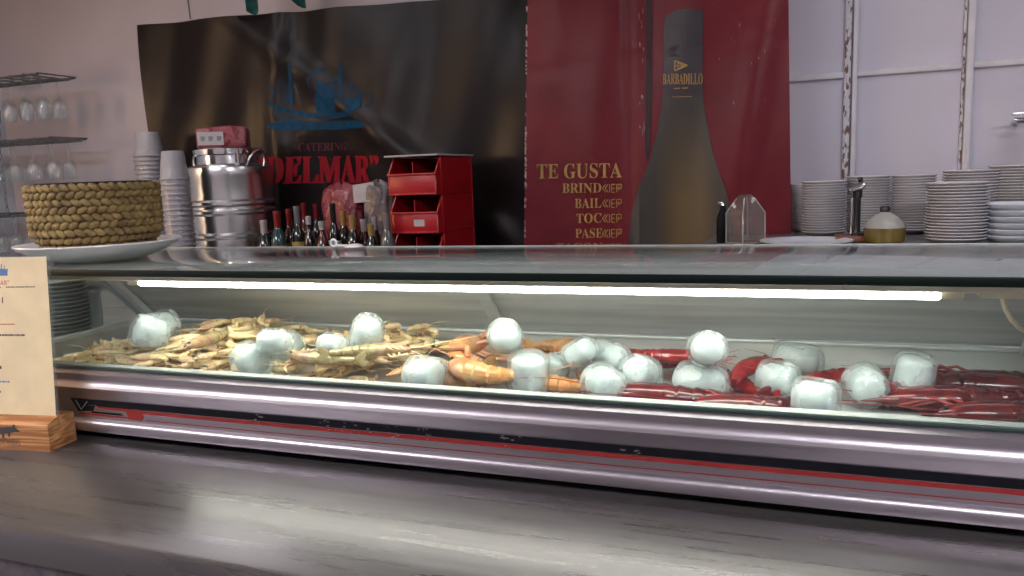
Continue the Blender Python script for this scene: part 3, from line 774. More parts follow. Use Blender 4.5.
random.seed(21)
PALE = (SM['pale'], SM['pale_head'], SM['pale_thin'])
pv = [crustacean('white_prawn', 'pale yellow raw prawn in the heap', 'prawn', L_, r_, cu, PALE, 0, False, fe, 10, k)
      for k, (L_, r_, cu, fe) in enumerate([(.070, .0068, 1.4, .5), (.064, .0062, .7, .6), (.060, .0064, 2.2, .45)])]
pv_used = [False] * 3
def strew(nm, cnt, xa_, xb_, ya_, yb_, hmax, label, group):
    done = 0; tries = 0
    while done < cnt and tries < cnt * 12:
        tries += 1
        u, v = (random.random() + random.random()) / 2, random.random()
        if random.random() < .35: u = random.random()
        X = xa_ + (xb_ - xa_) * u; Y = ya_ + (yb_ - ya_) * v
        k = random.randrange(3); e_ = Euler((random.uniform(-.25, .25) + (math.pi if random.random() < .5 else 0), random.uniform(-.2, .2), random.uniform(0, 6.28)))
        s_ = spin(pv[k][1], e_); Z = heap.rest(s_, X, Y, .0012)
        bulge = math.sin(math.pi * min(1, max(0, u))) ** .5
        if Z > .0915 + hmax * (.45 + .55 * bulge) * (.28 + .72 * math.sin(math.pi * min(1, .12 + .75 * v))): continue
        settle(pv[k][0], pv[k][1], X, Y, e_, label, group, not pv_used[k], .0012); pv_used[k] = True; done += 1
strew('a', 50, -1.265, -1.12, .965, 1.24, .026, 'pale yellow raw prawn in the small heap at the far left end of the pan', 'prawns at the left end of the pan')
strew('b', 135, -1.11, -.83, .962, 1.25, .066, 'pale yellow raw prawn in the heap between the paired ice and the stacked ice', 'prawns in the wide pale heap')
strew('c', 112, -.815, -.545, .962, 1.25, .066, 'pale yellow raw prawn in the heap just left of the orange langoustines', 'prawns in the heap beside the langoustines')

OL = (SM['green'], SM['green_head'], SM['pale_thin'])
ol, ols = crustacean('olive_prawn', 'olive banded prawn lying along the front rail under the ice', 'prawn', .125, .0115, .5, OL, 6, False, .9, 14, 31)
for k, (px, py, a_, lab) in enumerate([(322, 376, 2.9, 'olive banded prawn along the front rail below two ice pieces'), (372, 385, .25, 'olive banded prawn at the front rail beside the flat ice lump'), (212, 357, 4.72, 'olive prawn with its head facing out between the two left ice groups')]):
    e_ = Euler((0, 0, a_)); X, Y = seek(ols, px, py, e_, .962, 1.1); settle(ol, ols, X, Y, e_, lab, None, k == 0)

# ------------------------------------------------------------------ ice
def ice_mesh(r, L_, seed, dome=.5, taper=.12, m='ice'):
    rr = random.Random(seed); mb = MB()
    prof = [(0, -L_ / 2 + .004), (r * .35, -L_ / 2 + .0035), (r * .62, -L_ / 2 + .001), (r * .80, -L_ / 2), (r * .93, -L_ / 2 + .002), (r, -L_ / 2 + .007)]
    for k in range(1, 7):
        u = k / 7; prof.append((r * (1 - taper * u), -L_ / 2 + .007 + (L_ * (1 - dome * .5) - .007) * u))
    zt0 = prof[-1][1]; r0 = prof[-1][0]
    for k in range(1, 7):
        a_ = k / 6 * math.pi / 2; prof.append((r0 * math.cos(a_) ** .55 if k < 6 else 0, zt0 + (L_ / 2 - zt0) * math.sin(a_)))
    mb.lathe(prof, 28)
    f1, f2 = rr.uniform(0, 6), rr.uniform(0, 6)
    for v in mb.b.verts:
        a_ = math.atan2(v.co.y, v.co.x); s_ = 1 + .022 * math.sin(2 * a_ + f1 + v.co.z * 40) + .010 * math.sin(5 * a_ + f2 - v.co.z * 90)
        v.co.x *= s_; v.co.y *= s_
    return mb.mesh('ice_piece', MAT[m], angle=70)
ICORE = [ice_mesh(.0185, .042, 1, .30, .10, 'ice_core'), ice_mesh(.0195, .036, 2, .2, .05, 'ice_core'), ice_mesh(.0182, .045, 3, .6, .08, 'ice_core')]
IV = [ice_mesh(.0235, .052, 1, .30, .10), ice_mesh(.0245, .046, 2, .16, .05), ice_mesh(.0230, .056, 3, .6, .08)]
ICE_LOG = []
def ice(px, py, wpx, v, rx, ry, rz, label, ylo=.972, yhi=1.24):
    base = [.0235, .0245, .0230][v]; L_ = [.052, .046, .056][v]
    e_ = Euler((rx, ry, rz))
    p = P(px, py, 1.08); sc = px_len(wpx, p) / (2 * base)
    sph = [(0, 0, (k / 4 - .5) * (L_ - 1.5 * base) * sc, base * .93 * sc) for k in range(5)]
    X, Y = seek(sph, px, py, e_, ylo, yhi)
    s_ = spin(sph, e_); Z = heap.rest(s_, X, Y, -.0004); heap.put(s_, X, Y, Z); ICE_LOG.append((s_, X, Y, Z))
    o = solo('ice_piece', IV[v], None, label, 'ice', (X, Y, Z), e_, 'ice pieces on the seafood'); o.scale = (sc, sc, sc)
    part('cloudy_core', ICORE[v], None, o, 'white cloudy core')
hp = math.pi / 2
heap_keep = heap.h.copy(); ICE_LOG.clear()
for a in [      # pieces lying on the pan itself
    (528, 373, 41, 1, .15, .1, .3, 'big upright ice block in front of the langoustines'),
    (605, 386, 38, 0, hp, .2, .6, 'clear ice piece lowest in the pile left of the maroon prawn'),
    (640, 374, 36, 1, 1.2, .3, -.5, 'round-ended ice piece on the right of the clear pile'),
    (703, 384, 40, 2, hp, .1, 1.2, 'wide ice piece carrying a ball of ice, above the maroon prawn'),
    (779, 382, 40, 1, hp, .1, 1.2, 'square-edged ice block beside the scarlet prawn'),
    (799, 362, 42, 2, hp, .1, 1.35, 'ice piece lying behind the square-edged block'),
    (817, 402, 42, 1, hp, .15, 1.35, 'ice block nearest the front rail at the right half of the case'),
    (866, 388, 42, 0, hp, .0, .1, 'round ball of ice beside the domed ice'),
    (913, 377, 44, 0, .06, .1, .0, 'tall domed ice piece standing upright on the maroon prawns'),
    (427, 381, 37, 1, hp, .0, 1.4, 'flat lump of ice at the front rail left of the langoustines'),
    ]:
    ice(*a)

heap.h = heap_keep; early_ice = list(ICE_LOG)      # shellfish lie beside these pieces, not on them
OR = (SM['orange'], SM['orange_head'], SM['orange_thin'])
la, las = crustacean('langoustine', 'x', 'langoustine', .140, .0185, 2.2, OR, 8, True, .8, 16, 41)
lb, lbs = crustacean('langoustine', 'x', 'langoustine', .140, .0175, .9, OR, 8, True, .9, 16, 42)
us = [False, False]
for (px, py, k, rx, a_, lab) in [
    (545, 382, 1, .1, 2.6, 'lowest orange langoustine under the ice pile'), (470, 385, 1, .0, 3.5, 'orange langoustine lying under the curled ones'),
    (520, 352, 1, .1, 5.9, 'orange langoustine reaching back towards the sliding doors'), (470, 352, 0, .2, 1.2, 'yellowish curled langoustine at the back left of the orange heap'),
    (482, 372, 0, .15, 2.4, 'big curled orange langoustine at the front of the heap'), (565, 350, 1, .1, 5.4, 'orange langoustine with its claws stretched towards the ice pile')]:
    rt, sp_ = ((la, las), (lb, lbs))[k]; e_ = Euler((rx, 0, a_)); X, Y = seek(sp_, px, py, e_, .975, 1.2); settle(rt, sp_, X, Y, e_, lab, None, not us[k]); us[k] = True

DK = (SM['dark'], SM['dark_head'], SM['dark_thin']); RD = (SM['red'], SM['red_head'], SM['red_thin'])
da, das = crustacean('red_prawn', 'x', 'prawn', .200, .0190, .35, DK, 4, False, .7, 18, 51, .42)
db, dbs = crustacean('red_prawn', 'x', 'prawn', .175, .0175, .7, DK, 4, False, .7, 18, 52, .42)
ra, ras = crustacean('scarlet_prawn', 'x', 'prawn', .130, .0125, .5, RD, 6, False, .6, 14, 53, .42)
used = {}
for (px, py, k, rx, a_, lab) in [
    (676, 398, 'a', .1, 3.08, 'dark maroon prawn along the front rail with its thick end to the left'),
    (758, 404, 'b', 0, 3.2, 'maroon prawn along the front rail between two ice pieces'),
    (690, 372, 'r', 0, 1.3, 'scarlet prawn lying crosswise behind the wide ice piece'),
    (655, 360, 'r', .0, .1, 'scarlet prawn lowest of the bundle by the sliding doors'), (648, 364, 'r', .2, 3.3, 'scarlet prawn at the front of the bundle by the sliding doors'), (666, 357, 'r', 3.0, .0, 'scarlet prawn topmost of the bundle by the sliding doors'),
    (640, 358, 'r', .3, 3.0, 'scarlet prawn at the left end of the bundle by the sliding doors'),
    (745, 386, 'r', .0, 1.9, 'scarlet prawn pointing away between two ice blocks'), (748, 370, 'r', .2, 1.1, 'scarlet prawn on top between two ice blocks'),
    (838, 378, 'r', .0, .3, 'scarlet prawn with spread legs behind the front ice block'),
    (962, 386, 'a', 3.0, .02, 'maroon prawn at the back right of the pan'), (1010, 384, 'b', 0, 3.1, 'maroon prawn behind the others at the right end of the pan'),
    (952, 380, 'r', .1, 3.0, 'scarlet prawn at the back right beside the domed ice'),
    (962, 399, 'a', .05, 3.34, 'large maroon prawn with its head by the round ice ball'), (1012, 413, 'b', .1, 3.36, 'maroon prawn nearest the front rail at the right end')]:
    rt, sp_ = {'a': (da, das), 'b': (db, dbs), 'r': (ra, ras)}[k]; e_ = Euler((rx, 0, a_)); X, Y = seek(sp_, px, py, e_, .968, 1.24)
    settle(rt, sp_, X, Y, e_, lab, None, k not in used); used[k] = 1


for q in early_ice: heap.put(*q)
for a in [      # pieces lying on the seafood
    (253, 361, 34, 1, hp, .1, 1.2, 'translucent ice piece at the front of the stack of three in the pale heap', .96, 1.06),
    (289, 360, 30, 1, hp, .0, .3, 'rounded ice piece on the right of the stack of three in the pale heap', .96, 1.07),
    (277, 342, 25, 2, hp, .2, 1.45, 'ice piece lying on top of the stack of three in the pale heap'),
    (150, 342, 32, 1, 1.2, .2, -.6, 'ice piece at the back of the left-end group'),
    (160, 358, 31, 0, hp, .0, -.1, 'ice piece with its round end facing out at the front of the left-end group', .96, 1.05),
    (334, 346, 24, 0, hp, .3, 1.3, 'small ice piece lying behind the upright chunk on the pale heap'),
    (368, 355, 34, 2, .5, .3, .4, 'upright chunk of ice on the pale heap left of the langoustines'),
    (556, 372, 28, 0, .4, .2, .2, 'small ice piece leaning behind the big upright block'),
    (505, 338, 36, 0, 1.15, .0, .3, 'ice piece with a hollow round end perched on top of the langoustines'),
    (612, 365, 34, 2, hp, .1, .9, 'ice piece in the middle of the clear pile'),
    (581, 353, 30, 0, .9, .5, .8, 'slanting ice piece at the back left of the clear pile'),
    (708, 351, 38, 0, 1.35, .1, .2, 'ball of ice standing on the wide ice piece'),
    ]:
    ice(*a)

# ------------------------------------------------------------------ menu stand
ang = math.radians(9)
o = Pz(50.5, 451.5, 0.0)
ms = thing('menu_stand', 'cream paper menu in a clear stand with a wooden block foot on the bar', 'menu', (o.x, o.y, 0), (0, 0, ang)); t = ms
bw, bd, bh = .215, .056, .043
mb = MB()
mb.poly3([(0, 0, .0), (0, 0, bh - .002), (0, .002, bh), (0, .0225, bh + .008), (0, .0225, bh - .010), (0, .0275, bh - .010), (0, .0275, bh + .008), (0, bd - .002, bh + .006), (0, bd, bh + .003), (0, bd, 0)], (-bw, 0, 0))
part('block', mb, 'wood', t)
lx = math.radians(4.5)
ph = .272
def mp(x, z, y=.0): return (x, .025 + y * math.cos(lx) + z * math.sin(lx), bh - .009 + z * math.cos(lx) - y * math.sin(lx))
def slab(xa_, xb_, za, zb, ya, yb):
    return MB().poly3([mp(xa_, za, ya), mp(xb_, za, ya), mp(xb_, zb, ya), mp(xa_, zb, ya)], Vector(mp(0, 0, yb)) - Vector(mp(0, 0, ya)))
part('acrylic_panel', slab(-bw + .012, -.0010, 0, ph, -.0016, .0016), 'acrylic', t)
card = part('menu_card', slab(-bw + .016, -.0045, .012, ph - .002, -.0022, -.0017), 'paper', t)
def mz(py, px=30):             # height on the card for a photo row
    lo_, hi_ = 0.0, .32
    c_, s_ = math.cos(ang), math.sin(ang)
    for _ in range(40):
        mid = (lo_ + hi_) / 2; q = mp(-.06, mid); W = Vector((o.x + q[0] * c_ - q[1] * s_, o.y + q[0] * s_ + q[1] * c_, q[2]))
        v = R.T @ np.array([W.x, W.y, W.z - H]); y_ = CY - F * v[1] / v[2]
        if y_ > py: lo_ = mid
        else: hi_ = mid
    return lo_
def mxx(px, py):
    lo_, hi_ = -.3, .05; z_ = mz(py); c_, s_ = math.cos(ang), math.sin(ang)
    for _ in range(40):
        mid = (lo_ + hi_) / 2; q = mp(mid, z_); W = Vector((o.x + q[0] * c_ - q[1] * s_, o.y + q[0] * s_ + q[1] * c_, q[2]))
        v = R.T @ np.array([W.x, W.y, W.z - H]); x_ = CX + F * v[0] / v[2]
        if x_ < px: lo_ = mid
        else: hi_ = mid
    return lo_
def print_rects(nm, rects, m, lab=None):
    b_ = MB()
    for xa_, xb_, ya_, yb_ in rects:
        A, B = mxx(xa_, ya_), mxx(xb_, ya_); z1_, z0_ = mz(ya_), mz(yb_)
        b_.poly3([mp(A, z0_, -.0023), mp(B, z0_, -.0023), mp(B, z1_, -.0023), mp(A, z1_, -.0023)], Vector(mp(0, 0, -.0021)) - Vector(mp(0, 0, -.0023)))
    part(nm, b_, m, card, lab)
random.seed(3)
def rowdots(xa_, xb_, y, h_=1.4, wd=2.2):
    out = []; x_ = xa_
    while x_ < xb_:
        q = random.uniform(.6, 1.3) * wd; out.append((x_, min(x_ + q, xb_), y, y + h_)); x_ += q + random.uniform(.4, .9)
    return out
print_rects('small_print', rowdots(7, 36, 286.3, 1.2) + rowdots(-20, 2, 286.8, 1.0) + rowdots(-30, 26, 334, 1.9) + [(3, 4, 297, 303), (.2, .8, 297, 303)] + rowdots(-30, 3, 366, 3) + rowdots(-30, 1, 377, 2) + rowdots(-30, 2, 391, 2), 'ink', 'rows of small dark print')
print_rects('small_print', rowdots(-30, 16, 323.5, 1.2), 'ink_red', 'row of small red print')
print_rects('small_print', rowdots(-30, 11, 381, 1.6), 'ink_blue', 'row of small blue print')
print_rects('ship_logo', [(-26, 8.5, 270, 275.5), (-20, 7, 268.5, 270), (2, 3, 264, 269), (5, 5.7, 265, 269), (-10, -2, 264, 270), (-16, -15, 261, 270), (7.5, 9, 268.5, 271)], 'ink_blue', 'printed blue boat')
def card_text(s_, xa_, xb_, ya_, yb_, m, lab):
    b_ = text_mesh(s_, None); A, B = mxx(xa_, ya_), mxx(xb_, ya_); zz1, zz0 = mz(ya_), mz(yb_)
    for v in b_.verts: v.co = Vector(mp(A + (B - A) * v.co.x, zz0 + (zz1 - zz0) * v.co.y, -.0024))
    me = bpy.data.meshes.new('lettering'); b_.to_mesh(me); b_.free(); me.materials.append(MAT[m]); part('lettering', me, m, card, lab)
card_text('"DELMAR"', -14, 10, 280, 285, 'ink_red', 'red name on the menu')
# brand on the block: a black pig over a word
b_ = MB(); 
def bl(px, py):               # photo pixel -> front face of the block (local y = 0)
    c_, s_ = math.cos(ang), math.sin(ang); r_ = ray(px, py); nx, ny = -s_, c_
    k = (o.x * nx + o.y * ny) / (r_[0] * nx + r_[1] * ny); W = np.array([0, 0, H]) + k * r_
    dx, dy = W[0] - o.x, W[1] - o.y
    return (dx * c_ + dy * s_, W[2])
pig = [(-16, 428), (-8, 426.8), (0, 427.6), (8, 426.8), (12, 426.8), (13.2, 424.3), (15, 425), (15.3, 427.3), (17.5, 429.5), (20, 431), (19.5, 432), (14.5, 432.2), (10.5, 432.8), (10, 436.8), (8.6, 436.8), (8, 433.5), (4.5, 433.6), (4.2, 438.3), (2.8, 438.3), (2, 434), (-6, 434), (-8, 433.5), (-9, 438), (-10.5, 438), (-11, 433), (-14, 432.5), (-15, 437.5), (-16.5, 437.5), (-17, 431)]
b_.poly3([(bl(*q)[0], -.0004, bl(*q)[1]) for q in pig], (0, .0003, 0))
part('pig_brand', b_, 'ink', t, 'black pig burnt into the wood')
b_ = text_mesh('MONTANERAS', None)
(xa_, za_), (xb_, zb_) = bl(-3.5, 444.5), bl(20.5, 444.5); zt__ = bl(10, 438.6)[1]
for v in b_.verts: v.co = Vector((xa_ + (xb_ - xa_) * v.co.x, -.0004, za_ + (zt__ - za_) * v.co.y))
me = bpy.data.meshes.new('lettering'); b_.to_mesh(me); b_.free(); me.materials.append(MAT['ink']); part('lettering', me, 'ink', t, 'black word under the pig')

# ------------------------------------------------------------------ dish and basket on the case
dy_ = 1.075; dc = P(100, 240, dy_); zt = ztop + .0005
dish_c = (dc.x, dy_, zt)
rim = px_len(150, dc) / 2; dh = P(98, 241, dy_).z - zt
solo('dish', MB().lathe([(0, .018), (rim * .72, .018), (rim * .80, .021), (rim * .93, dh * .90), (rim, dh), (rim * 1.003, dh - .002), (rim * .95, dh - .009), (rim * .80, .012), (rim * .60, .002), (rim * .56, 0), (rim * .50, 0), (rim * .48, .002), (0, .002)], 96),
     'white', 'wide white ceramic dish under the straw basket on the left end of the case', 'dish', dish_c)
rb_ = px_len(116, dc) / 2; bz0 = zt + .0215; htop = P(95, 184, dy_).z - bz0; htop = htop
bk = thing('straw_basket', 'round tan basket of braided straw standing in the white dish', 'basket', (dc.x - .001, dy_, bz0))
rows = 9
r_in = rim * .60
mb = MB(); nk = 44; rowh = htop / rows; rr = random.Random(9)
tpl = bmesh.new(); bmesh.ops.create_icosphere(tpl, subdivisions=2, radius=1.0)
tv = [v.co.copy() for v in tpl.verts]; tf = [[v.index for v in f.verts] for f in tpl.faces]; tpl.free()
for k in range(rows):
    v = (k + .5) / rows; rad_ = rb_ * (.985 + .02 * v) * (1 - .16 * max(0, .28 - v) / .28)
    for j in range(nk):
        th = 2 * math.pi * (j + .5 * (k % 2) + rr.uniform(-.06, .06)) / nk; wd = 2 * math.pi * rad_ / nk
        tl = math.radians(28 if k % 2 else -28) + rr.uniform(-.1, .1)
        er, et, ez = Vector((math.cos(th), math.sin(th), 0)), Vector((-math.sin(th), math.cos(th), 0)), Vector((0, 0, 1))
        ax = et * math.cos(tl) + ez * math.sin(tl); ay = -et * math.sin(tl) + ez * math.cos(tl)
        ctr = er * rad_ + ez * (rowh * (k + .5))
        vs = [mb.b.verts.new(ctr + ax * (p.x * wd * .72) + ay * (p.y * rowh * .50) + er * (p.z * .0050 + .0012 * p.x)) for p in tv]
        for f in tf: mb.b.faces.new([vs[i] for i in f])
part('braided_wall', mb, 'straw', bk, angle=80)
part('inner_wall', MB().lathe([(rb_ * .80, .004), (rb_ * .93, htop * .3), (rb_ * .955, htop - .002), (rb_ * 1.0, htop)], 64), 'straw', bk)
part('base', MB().lathe([(0, .0), (rb_ * .82, .0), (rb_ * .84, .005), (0, .005)], 48), 'straw', bk)
part('lining', MB().lathe([(0, htop * .6), (rb_ * .90, htop * .7), (rb_ * .93, htop + .003), (rb_ * .90, htop + .0035), (0, htop * .65)], 64), 'dark_cloth', bk, 'dark lining showing over the rim')
# spoon on the rear edge of the case top
p = P(333, 243, 1.27); sp0 = thing('serving_spoon', 'white spoon with a ringed handle lying on the rear edge of the case top', 'spoon', (p.x, 1.272, zt))
part('ring', MB().tube([(.0065 * math.cos(a_), 0, .0085 + .0065 * math.sin(a_)) for a_ in np.linspace(0, 6.2832, 21)], .0021, 8, False), 'white', sp0)
part('handle', MB().tube([(.006, 0, .004), (.02, 0, .003), (.03, 0, .0035)], .002, 8), 'white', sp0)
part('bowl', MB().lathe([(0, .007), (.008, .0065), (.016, .004), (.019, .0008), (.0175, .0008), (.014, .003), (0, .0055)], 28, (.045, .0, 0)), 'white', sp0)

# plates and tub behind the side glass
def plate_mesh(r, hgt=.018):
    return MB().lathe([(0, .003), (r * .55, .003), (r * .62, .004), (r * .82, hgt * .55), (r * .98, hgt), (r, hgt - .001), (r * .995, hgt - .003), (r * .84, hgt * .38), (r * .64, .0015), (r * .60, 0), (r * .55, 0), (r * .53, .0015), (0, .0015)], 40).mesh('plate', None)
PMESH = {}
def stack(px, wpx, pyt, Y, zb, pitch, label, top_label, group, m='plate', xoff=0, name='plate', slope=.018, top=None):
    p = P(px, 200, Y); r_ = px_len(wpx, p) / 2; ztp = P(px, pyt, Y).z if top is None else top
    cnt = max(3, int(round((ztp - zb - slope) / pitch)) + 1); pitch = (ztp - zb - slope) / (cnt - 1)
    key = (round(r_, 4), m)
    me = plate_mesh(r_, slope); me.materials.clear(); me.materials.append(MAT[m])
    rr = random.Random(int(px))
    for k in range(cnt):
        dx, dy = rr.uniform(-.0012, .0012), rr.uniform(-.0012, .0012)
        ob = bpy.data.objects.new(name, me); C.objects.link(ob); ob.location = (p.x + xoff + dx, Y + dy, zb + .0005 + k * pitch); ob.rotation_euler = (0, 0, rr.uniform(0, 6))
        tag(ob, top_label if k == cnt - 1 else label, 'plate', group)
p = P(60, 300, 1.19)
r_side = .075
stack(46, 62, 280, 1.20, 0, .0088, 'white plate in the stack seen through the left side glass of the case', 'topmost white plate of the stack behind the left side glass of the case', 'plates behind the side glass', xoff=-.01)
p = P(90, 305, 1.275); 
tb = thing('plastic_tub', 'tall white plastic tub seen through the left side glass beside a plate stack', 'tub', (p.x - .012, 1.285, 0))
ht_ = P(90, 292, 1.285).z
part('tub', MB().lathe([(0, 0), (.020, 0), (.022, .004), (.024, ht_ - .004), (.0255, ht_ - .004), (.0255, ht_), (.0235, ht_), (.0215, .006), (0, .006)], 32), 'white', tb)

# ------------------------------------------------------------------ plate stacks on the right
for (px, wpx, pyt, Y, lab) in [(799.5, 19, 184, 3.10, 'half hidden by the red banner edge'), (824, 43, 181, 2.92, 'second from the red banner'), (867, 43, 176, 2.98, 'standing behind the chrome tap'),
                               (913, 41, 175, 2.98, 'right of the amber jug'), (957, 57, 182, 2.61, 'largest in front, beside the bluish plates'), (971, 53, 170, 2.92, 'rising behind the largest front stack'), (1019, 57, 165, 2.92, 'rising behind the bluish plates')]:
    stack(px, wpx, pyt, Y, zr, .0092, 'white plate in the stack ' + lab, 'topmost white plate of the stack ' + lab, 'plates in the stack ' + lab)
stack(1017, 62, 203, 2.62, zr, .0165, 'bluish white soup plate in the low stack at the right edge', 'topmost bluish soup plate of the low stack at the right edge', 'bluish soup plates at the right edge', 'bowlw', slope=.024)

# platter, board, tap, jug
p = P(806, 240, 2.52); r_ = px_len(90, p) / 2
solo('platter', MB().lathe([(0, .003), (r_ * .6, .004), (r_ * .7, .006), (r_ * .95, .015), (r_, .016), (r_ * .99, .013), (r_ * .72, .002), (r_ * .65, 0), (0, 0)], 64), 'bowlw', 'wide white platter lying in front of the plate stacks', 'platter', (p.x, 2.56, zr + .0005))
p = P(853, 240, 2.66)
solo('wooden_board', MB().box((0, 0, .009), (.105, .14, .018), .004), 'brown_board', 'small brown wooden board under the chrome tap', 'board', (p.x, 2.70, zr + .0005))
tp = thing('bar_tap', 'slim chrome-headed tap on the brown board in front of the plates', 'tap', (p.x + .012, 2.69, zr + .0187)); t = tp
hz = P(858, 184, 2.69).z - (zr + .0187)
part('column', MB().lathe([(0, 0), (.020, 0), (.020, .006), (.012, .010), (.010, .02), (.010, hz * .72), (.014, hz * .75), (.014, hz * .95), (0, hz * .95)], 20), 'dark_metal', t)
part('column', MB().tube([(-.016, -.004, .004), (-.016, -.004, hz * .72)], .005, 10), 'chrome', t, 'thin chrome pipe')
part('head', MB().tube([(-.024, -.012, hz * .88), (-.008, -.010, hz * .93), (.010, -.012, hz * .97), (.020, -.014, hz * 1.0)], [.009, .013, .013, .010], 12), 'chrome', t, 'bright chrome head')
part('knob', MB().lathe([(0, 0), (.006, 0), (.005, .012), (.009, .018), (.007, .026), (0, .028)], 14, (.006, 0, hz * .97)), 'dark_metal', t)
p = P(884.5, 240, 2.60); r_ = px_len(38, p) / 2; hj = P(884, 212, 2.6).z - zr
jg = thing('glass_jug', 'round-bellied glass jug half full of amber liquid with a dark stopper', 'jug', (p.x, 2.61, zr + .0005)); t = jg
part('jug_body', MB().lathe([(0, .0), (r_ * .86, 0), (r_ * .95, .006), (r_ * .99, hj * .30), (r_, hj * .52), (r_ * .90, hj * .68), (r_ * .55, hj * .88), (r_ * .22, hj * .99), (r_ * .20, hj * 1.04), (0, hj * 1.04)], 40), 'frosted', t)
part('liquid', MB().lathe([(0, .001), (r_ * .87, .001), (r_ * .965, .006), (r_ * 1.004, hj * .30), (r_ * 1.012, hj * .50), (0, hj * .50)], 40), 'liquid', t, 'amber liquid')
part('stopper', MB().lathe([(0, hj * 1.0), (r_ * .25, hj * 1.0), (r_ * .27, hj * 1.10), (r_ * .20, hj * 1.18), (0, hj * 1.18)], 20), 'dark_metal', t)
# right edge wall tap
p = P(1026, 120, 3.1)
t = thing('wall_tap', 'chrome wall tap at the right edge above the plates', 'tap', (p.x, y1, p.z))
part('spout', MB().tube([(0, 0, 0), (0, -.16, 0), (-.02, -.17, 0), (-.04, -.17, 0)], .010, 12), 'chrome', t)
part('handle', MB().box((-.005, -.15, .022), (.075, .02, .008), .003), 'chrome', t)
part('stem', MB().tube([(.012, -.15, -.005), (.012, -.15, -.10)], .008, 10), 'dark_metal', t)

# ribbed glass canister and the dark grinder beside it
p = P(744.5, 240, 2.58); s_ = px_len(37, p) / 1.38; hc = P(744, 195, 2.58).z - zr; hs = P(763, 210, 2.6).z - zr
t = thing('ribbed_canister', 'square canister of ribbed clear glass with sloping shoulders in front of the red banner', 'canister', (p.x, 2.62, zr + .0005), (0, 0, math.radians(41)))
mb = MB()
def sq(hw, z, rib=.0):
    out = []; nn_ = 14
    for sd in range(4):
        for k in range(nn_):
            f_ = k / nn_ * 2 - 1; d_ = hw + (rib if k % 2 else 0)
            q = [(d_, f_ * hw), (-f_ * hw, d_), (-d_, -f_ * hw), (f_ * hw, -d_)][sd]; out.append((q[0], q[1], z))
    return out
hw = s_ / 2
mb.loft([sq(hw, .002, .002), sq(hw, hs * .9, .002), sq(hw * .96, hs, .002), sq(hw * .45, hc * .93, .001), sq(hw * .30, hc, 0)])
part('canister_body', mb, 'ribglass', t, angle=20)
for sx in (-1, 1):
    for sy in (-1, 1):
        part('corner_edge', MB().tube([(sx * hw, sy * hw, .002), (sx * hw, sy * hw, hs * .92), (sx * hw * .45, sy * hw * .45, hc * .93)], .0022, 6), 'frosted', t)
part('base', MB().box((0, 0, .003), (s_ * 1.02, s_ * 1.02, .006), .002), 'frosted', t)
p = P(721.5, 240, 2.62); hg = P(721, 206, 2.66).z - zr
t = thing('oil_cruet', 'small dark bottle with a metal pourer beside the ribbed canister', 'bottle', (p.x, 2.67, zr + .0005))
part('bottle_body', MB().lathe([(0, 0), (.019, 0), (.021, .004), (.021, hg * .62), (.015, hg * .8), (.009, hg * .9), (.009, hg), (0, hg)], 24), 'black', t)
part('pourer', MB().tube([(0, 0, hg - .002), (-.004, 0, hg + .008), (-.016, 0, hg + .012)], [.007, .006, .004], 10), 'chrome', t)

# ------------------------------------------------------------------ red bins
def bin_parts(t):
    W_, D_, hb = .205, .35, .145; th = .006; m = 'red_plastic'
    part('floor_panel', MB().box((W_ / 2, D_ / 2, .004), (W_, D_, .008), .002), m, t)
    for sx in (th / 2, W_ - th / 2):
        part('side_panel', MB().poly3([(sx - th / 2, 0, 0), (sx - th / 2, D_, 0), (sx - th / 2, D_, hb), (sx - th / 2, .05, hb), (sx - th / 2, .0, hb * .56)], (th, 0, 0)), m, t)
    part('back_panel', MB().box((W_ / 2, D_ - th / 2, hb / 2), (W_ - .002, th, hb - .001), .001), m, t)
    part('front_panel', MB().box((W_ / 2, .004, hb * .27), (W_ - .002, th, hb * .54), .001), m, t)
    part('front_lip', MB().box((W_ / 2, .000, hb * .545), (W_ + .004, .014, .008), .002), m, t)
    part('divider', MB().box((W_ * .42, D_ * .55, hb * .45), (.004, D_ * .85, hb * .85)), m, t)
    part('side_rib', MB().box((W_ + .002, .045, hb / 2), (.006, .010, hb - .004), .002), m, t)
    part('side_rib', MB().box((W_ + .002, D_ - .012, hb / 2), (.006, .010, hb - .004), .002), m, t)
    part('rim', MB().box((W_ / 2 - .0, D_ / 2 + .025, hb - .004), (W_ + .012, D_ - .045, .006), .002), m, t) if False else None
p = P(391, 230, 2.66)
bb = thing('storage_bin', 'x', 'bin', (p.x, 2.66, zl + .0005), (0, 0, .0), 'stacked red storage bins'); bin_parts(bb)
bb['label'] = 'bottom red open-front plastic bin of the stack'
for k, lab in enumerate(['middle red open-front plastic bin of the stack, with a small grey label', 'top red open-front plastic bin of the stack, under a thin grey lid']):
    q = dup(bb, (p.x, 2.66, zl + .0005 + .147 * (k + 1)), (0, 0, 0), lab)
    if k == 0: part('sticker', MB().box((.125, -.0002, .040), (.045, .001, .026)), 'label', q, 'small grey label')
zz = zl + .0005 + .147 * 3 - .001
solo('bin_lid', MB().box((.103, .175, .004), (.225, .36, .007), .002), 'label', 'thin pale grey sheet lying on top of the red bins', 'lid', (p.x, 2.66, zz))

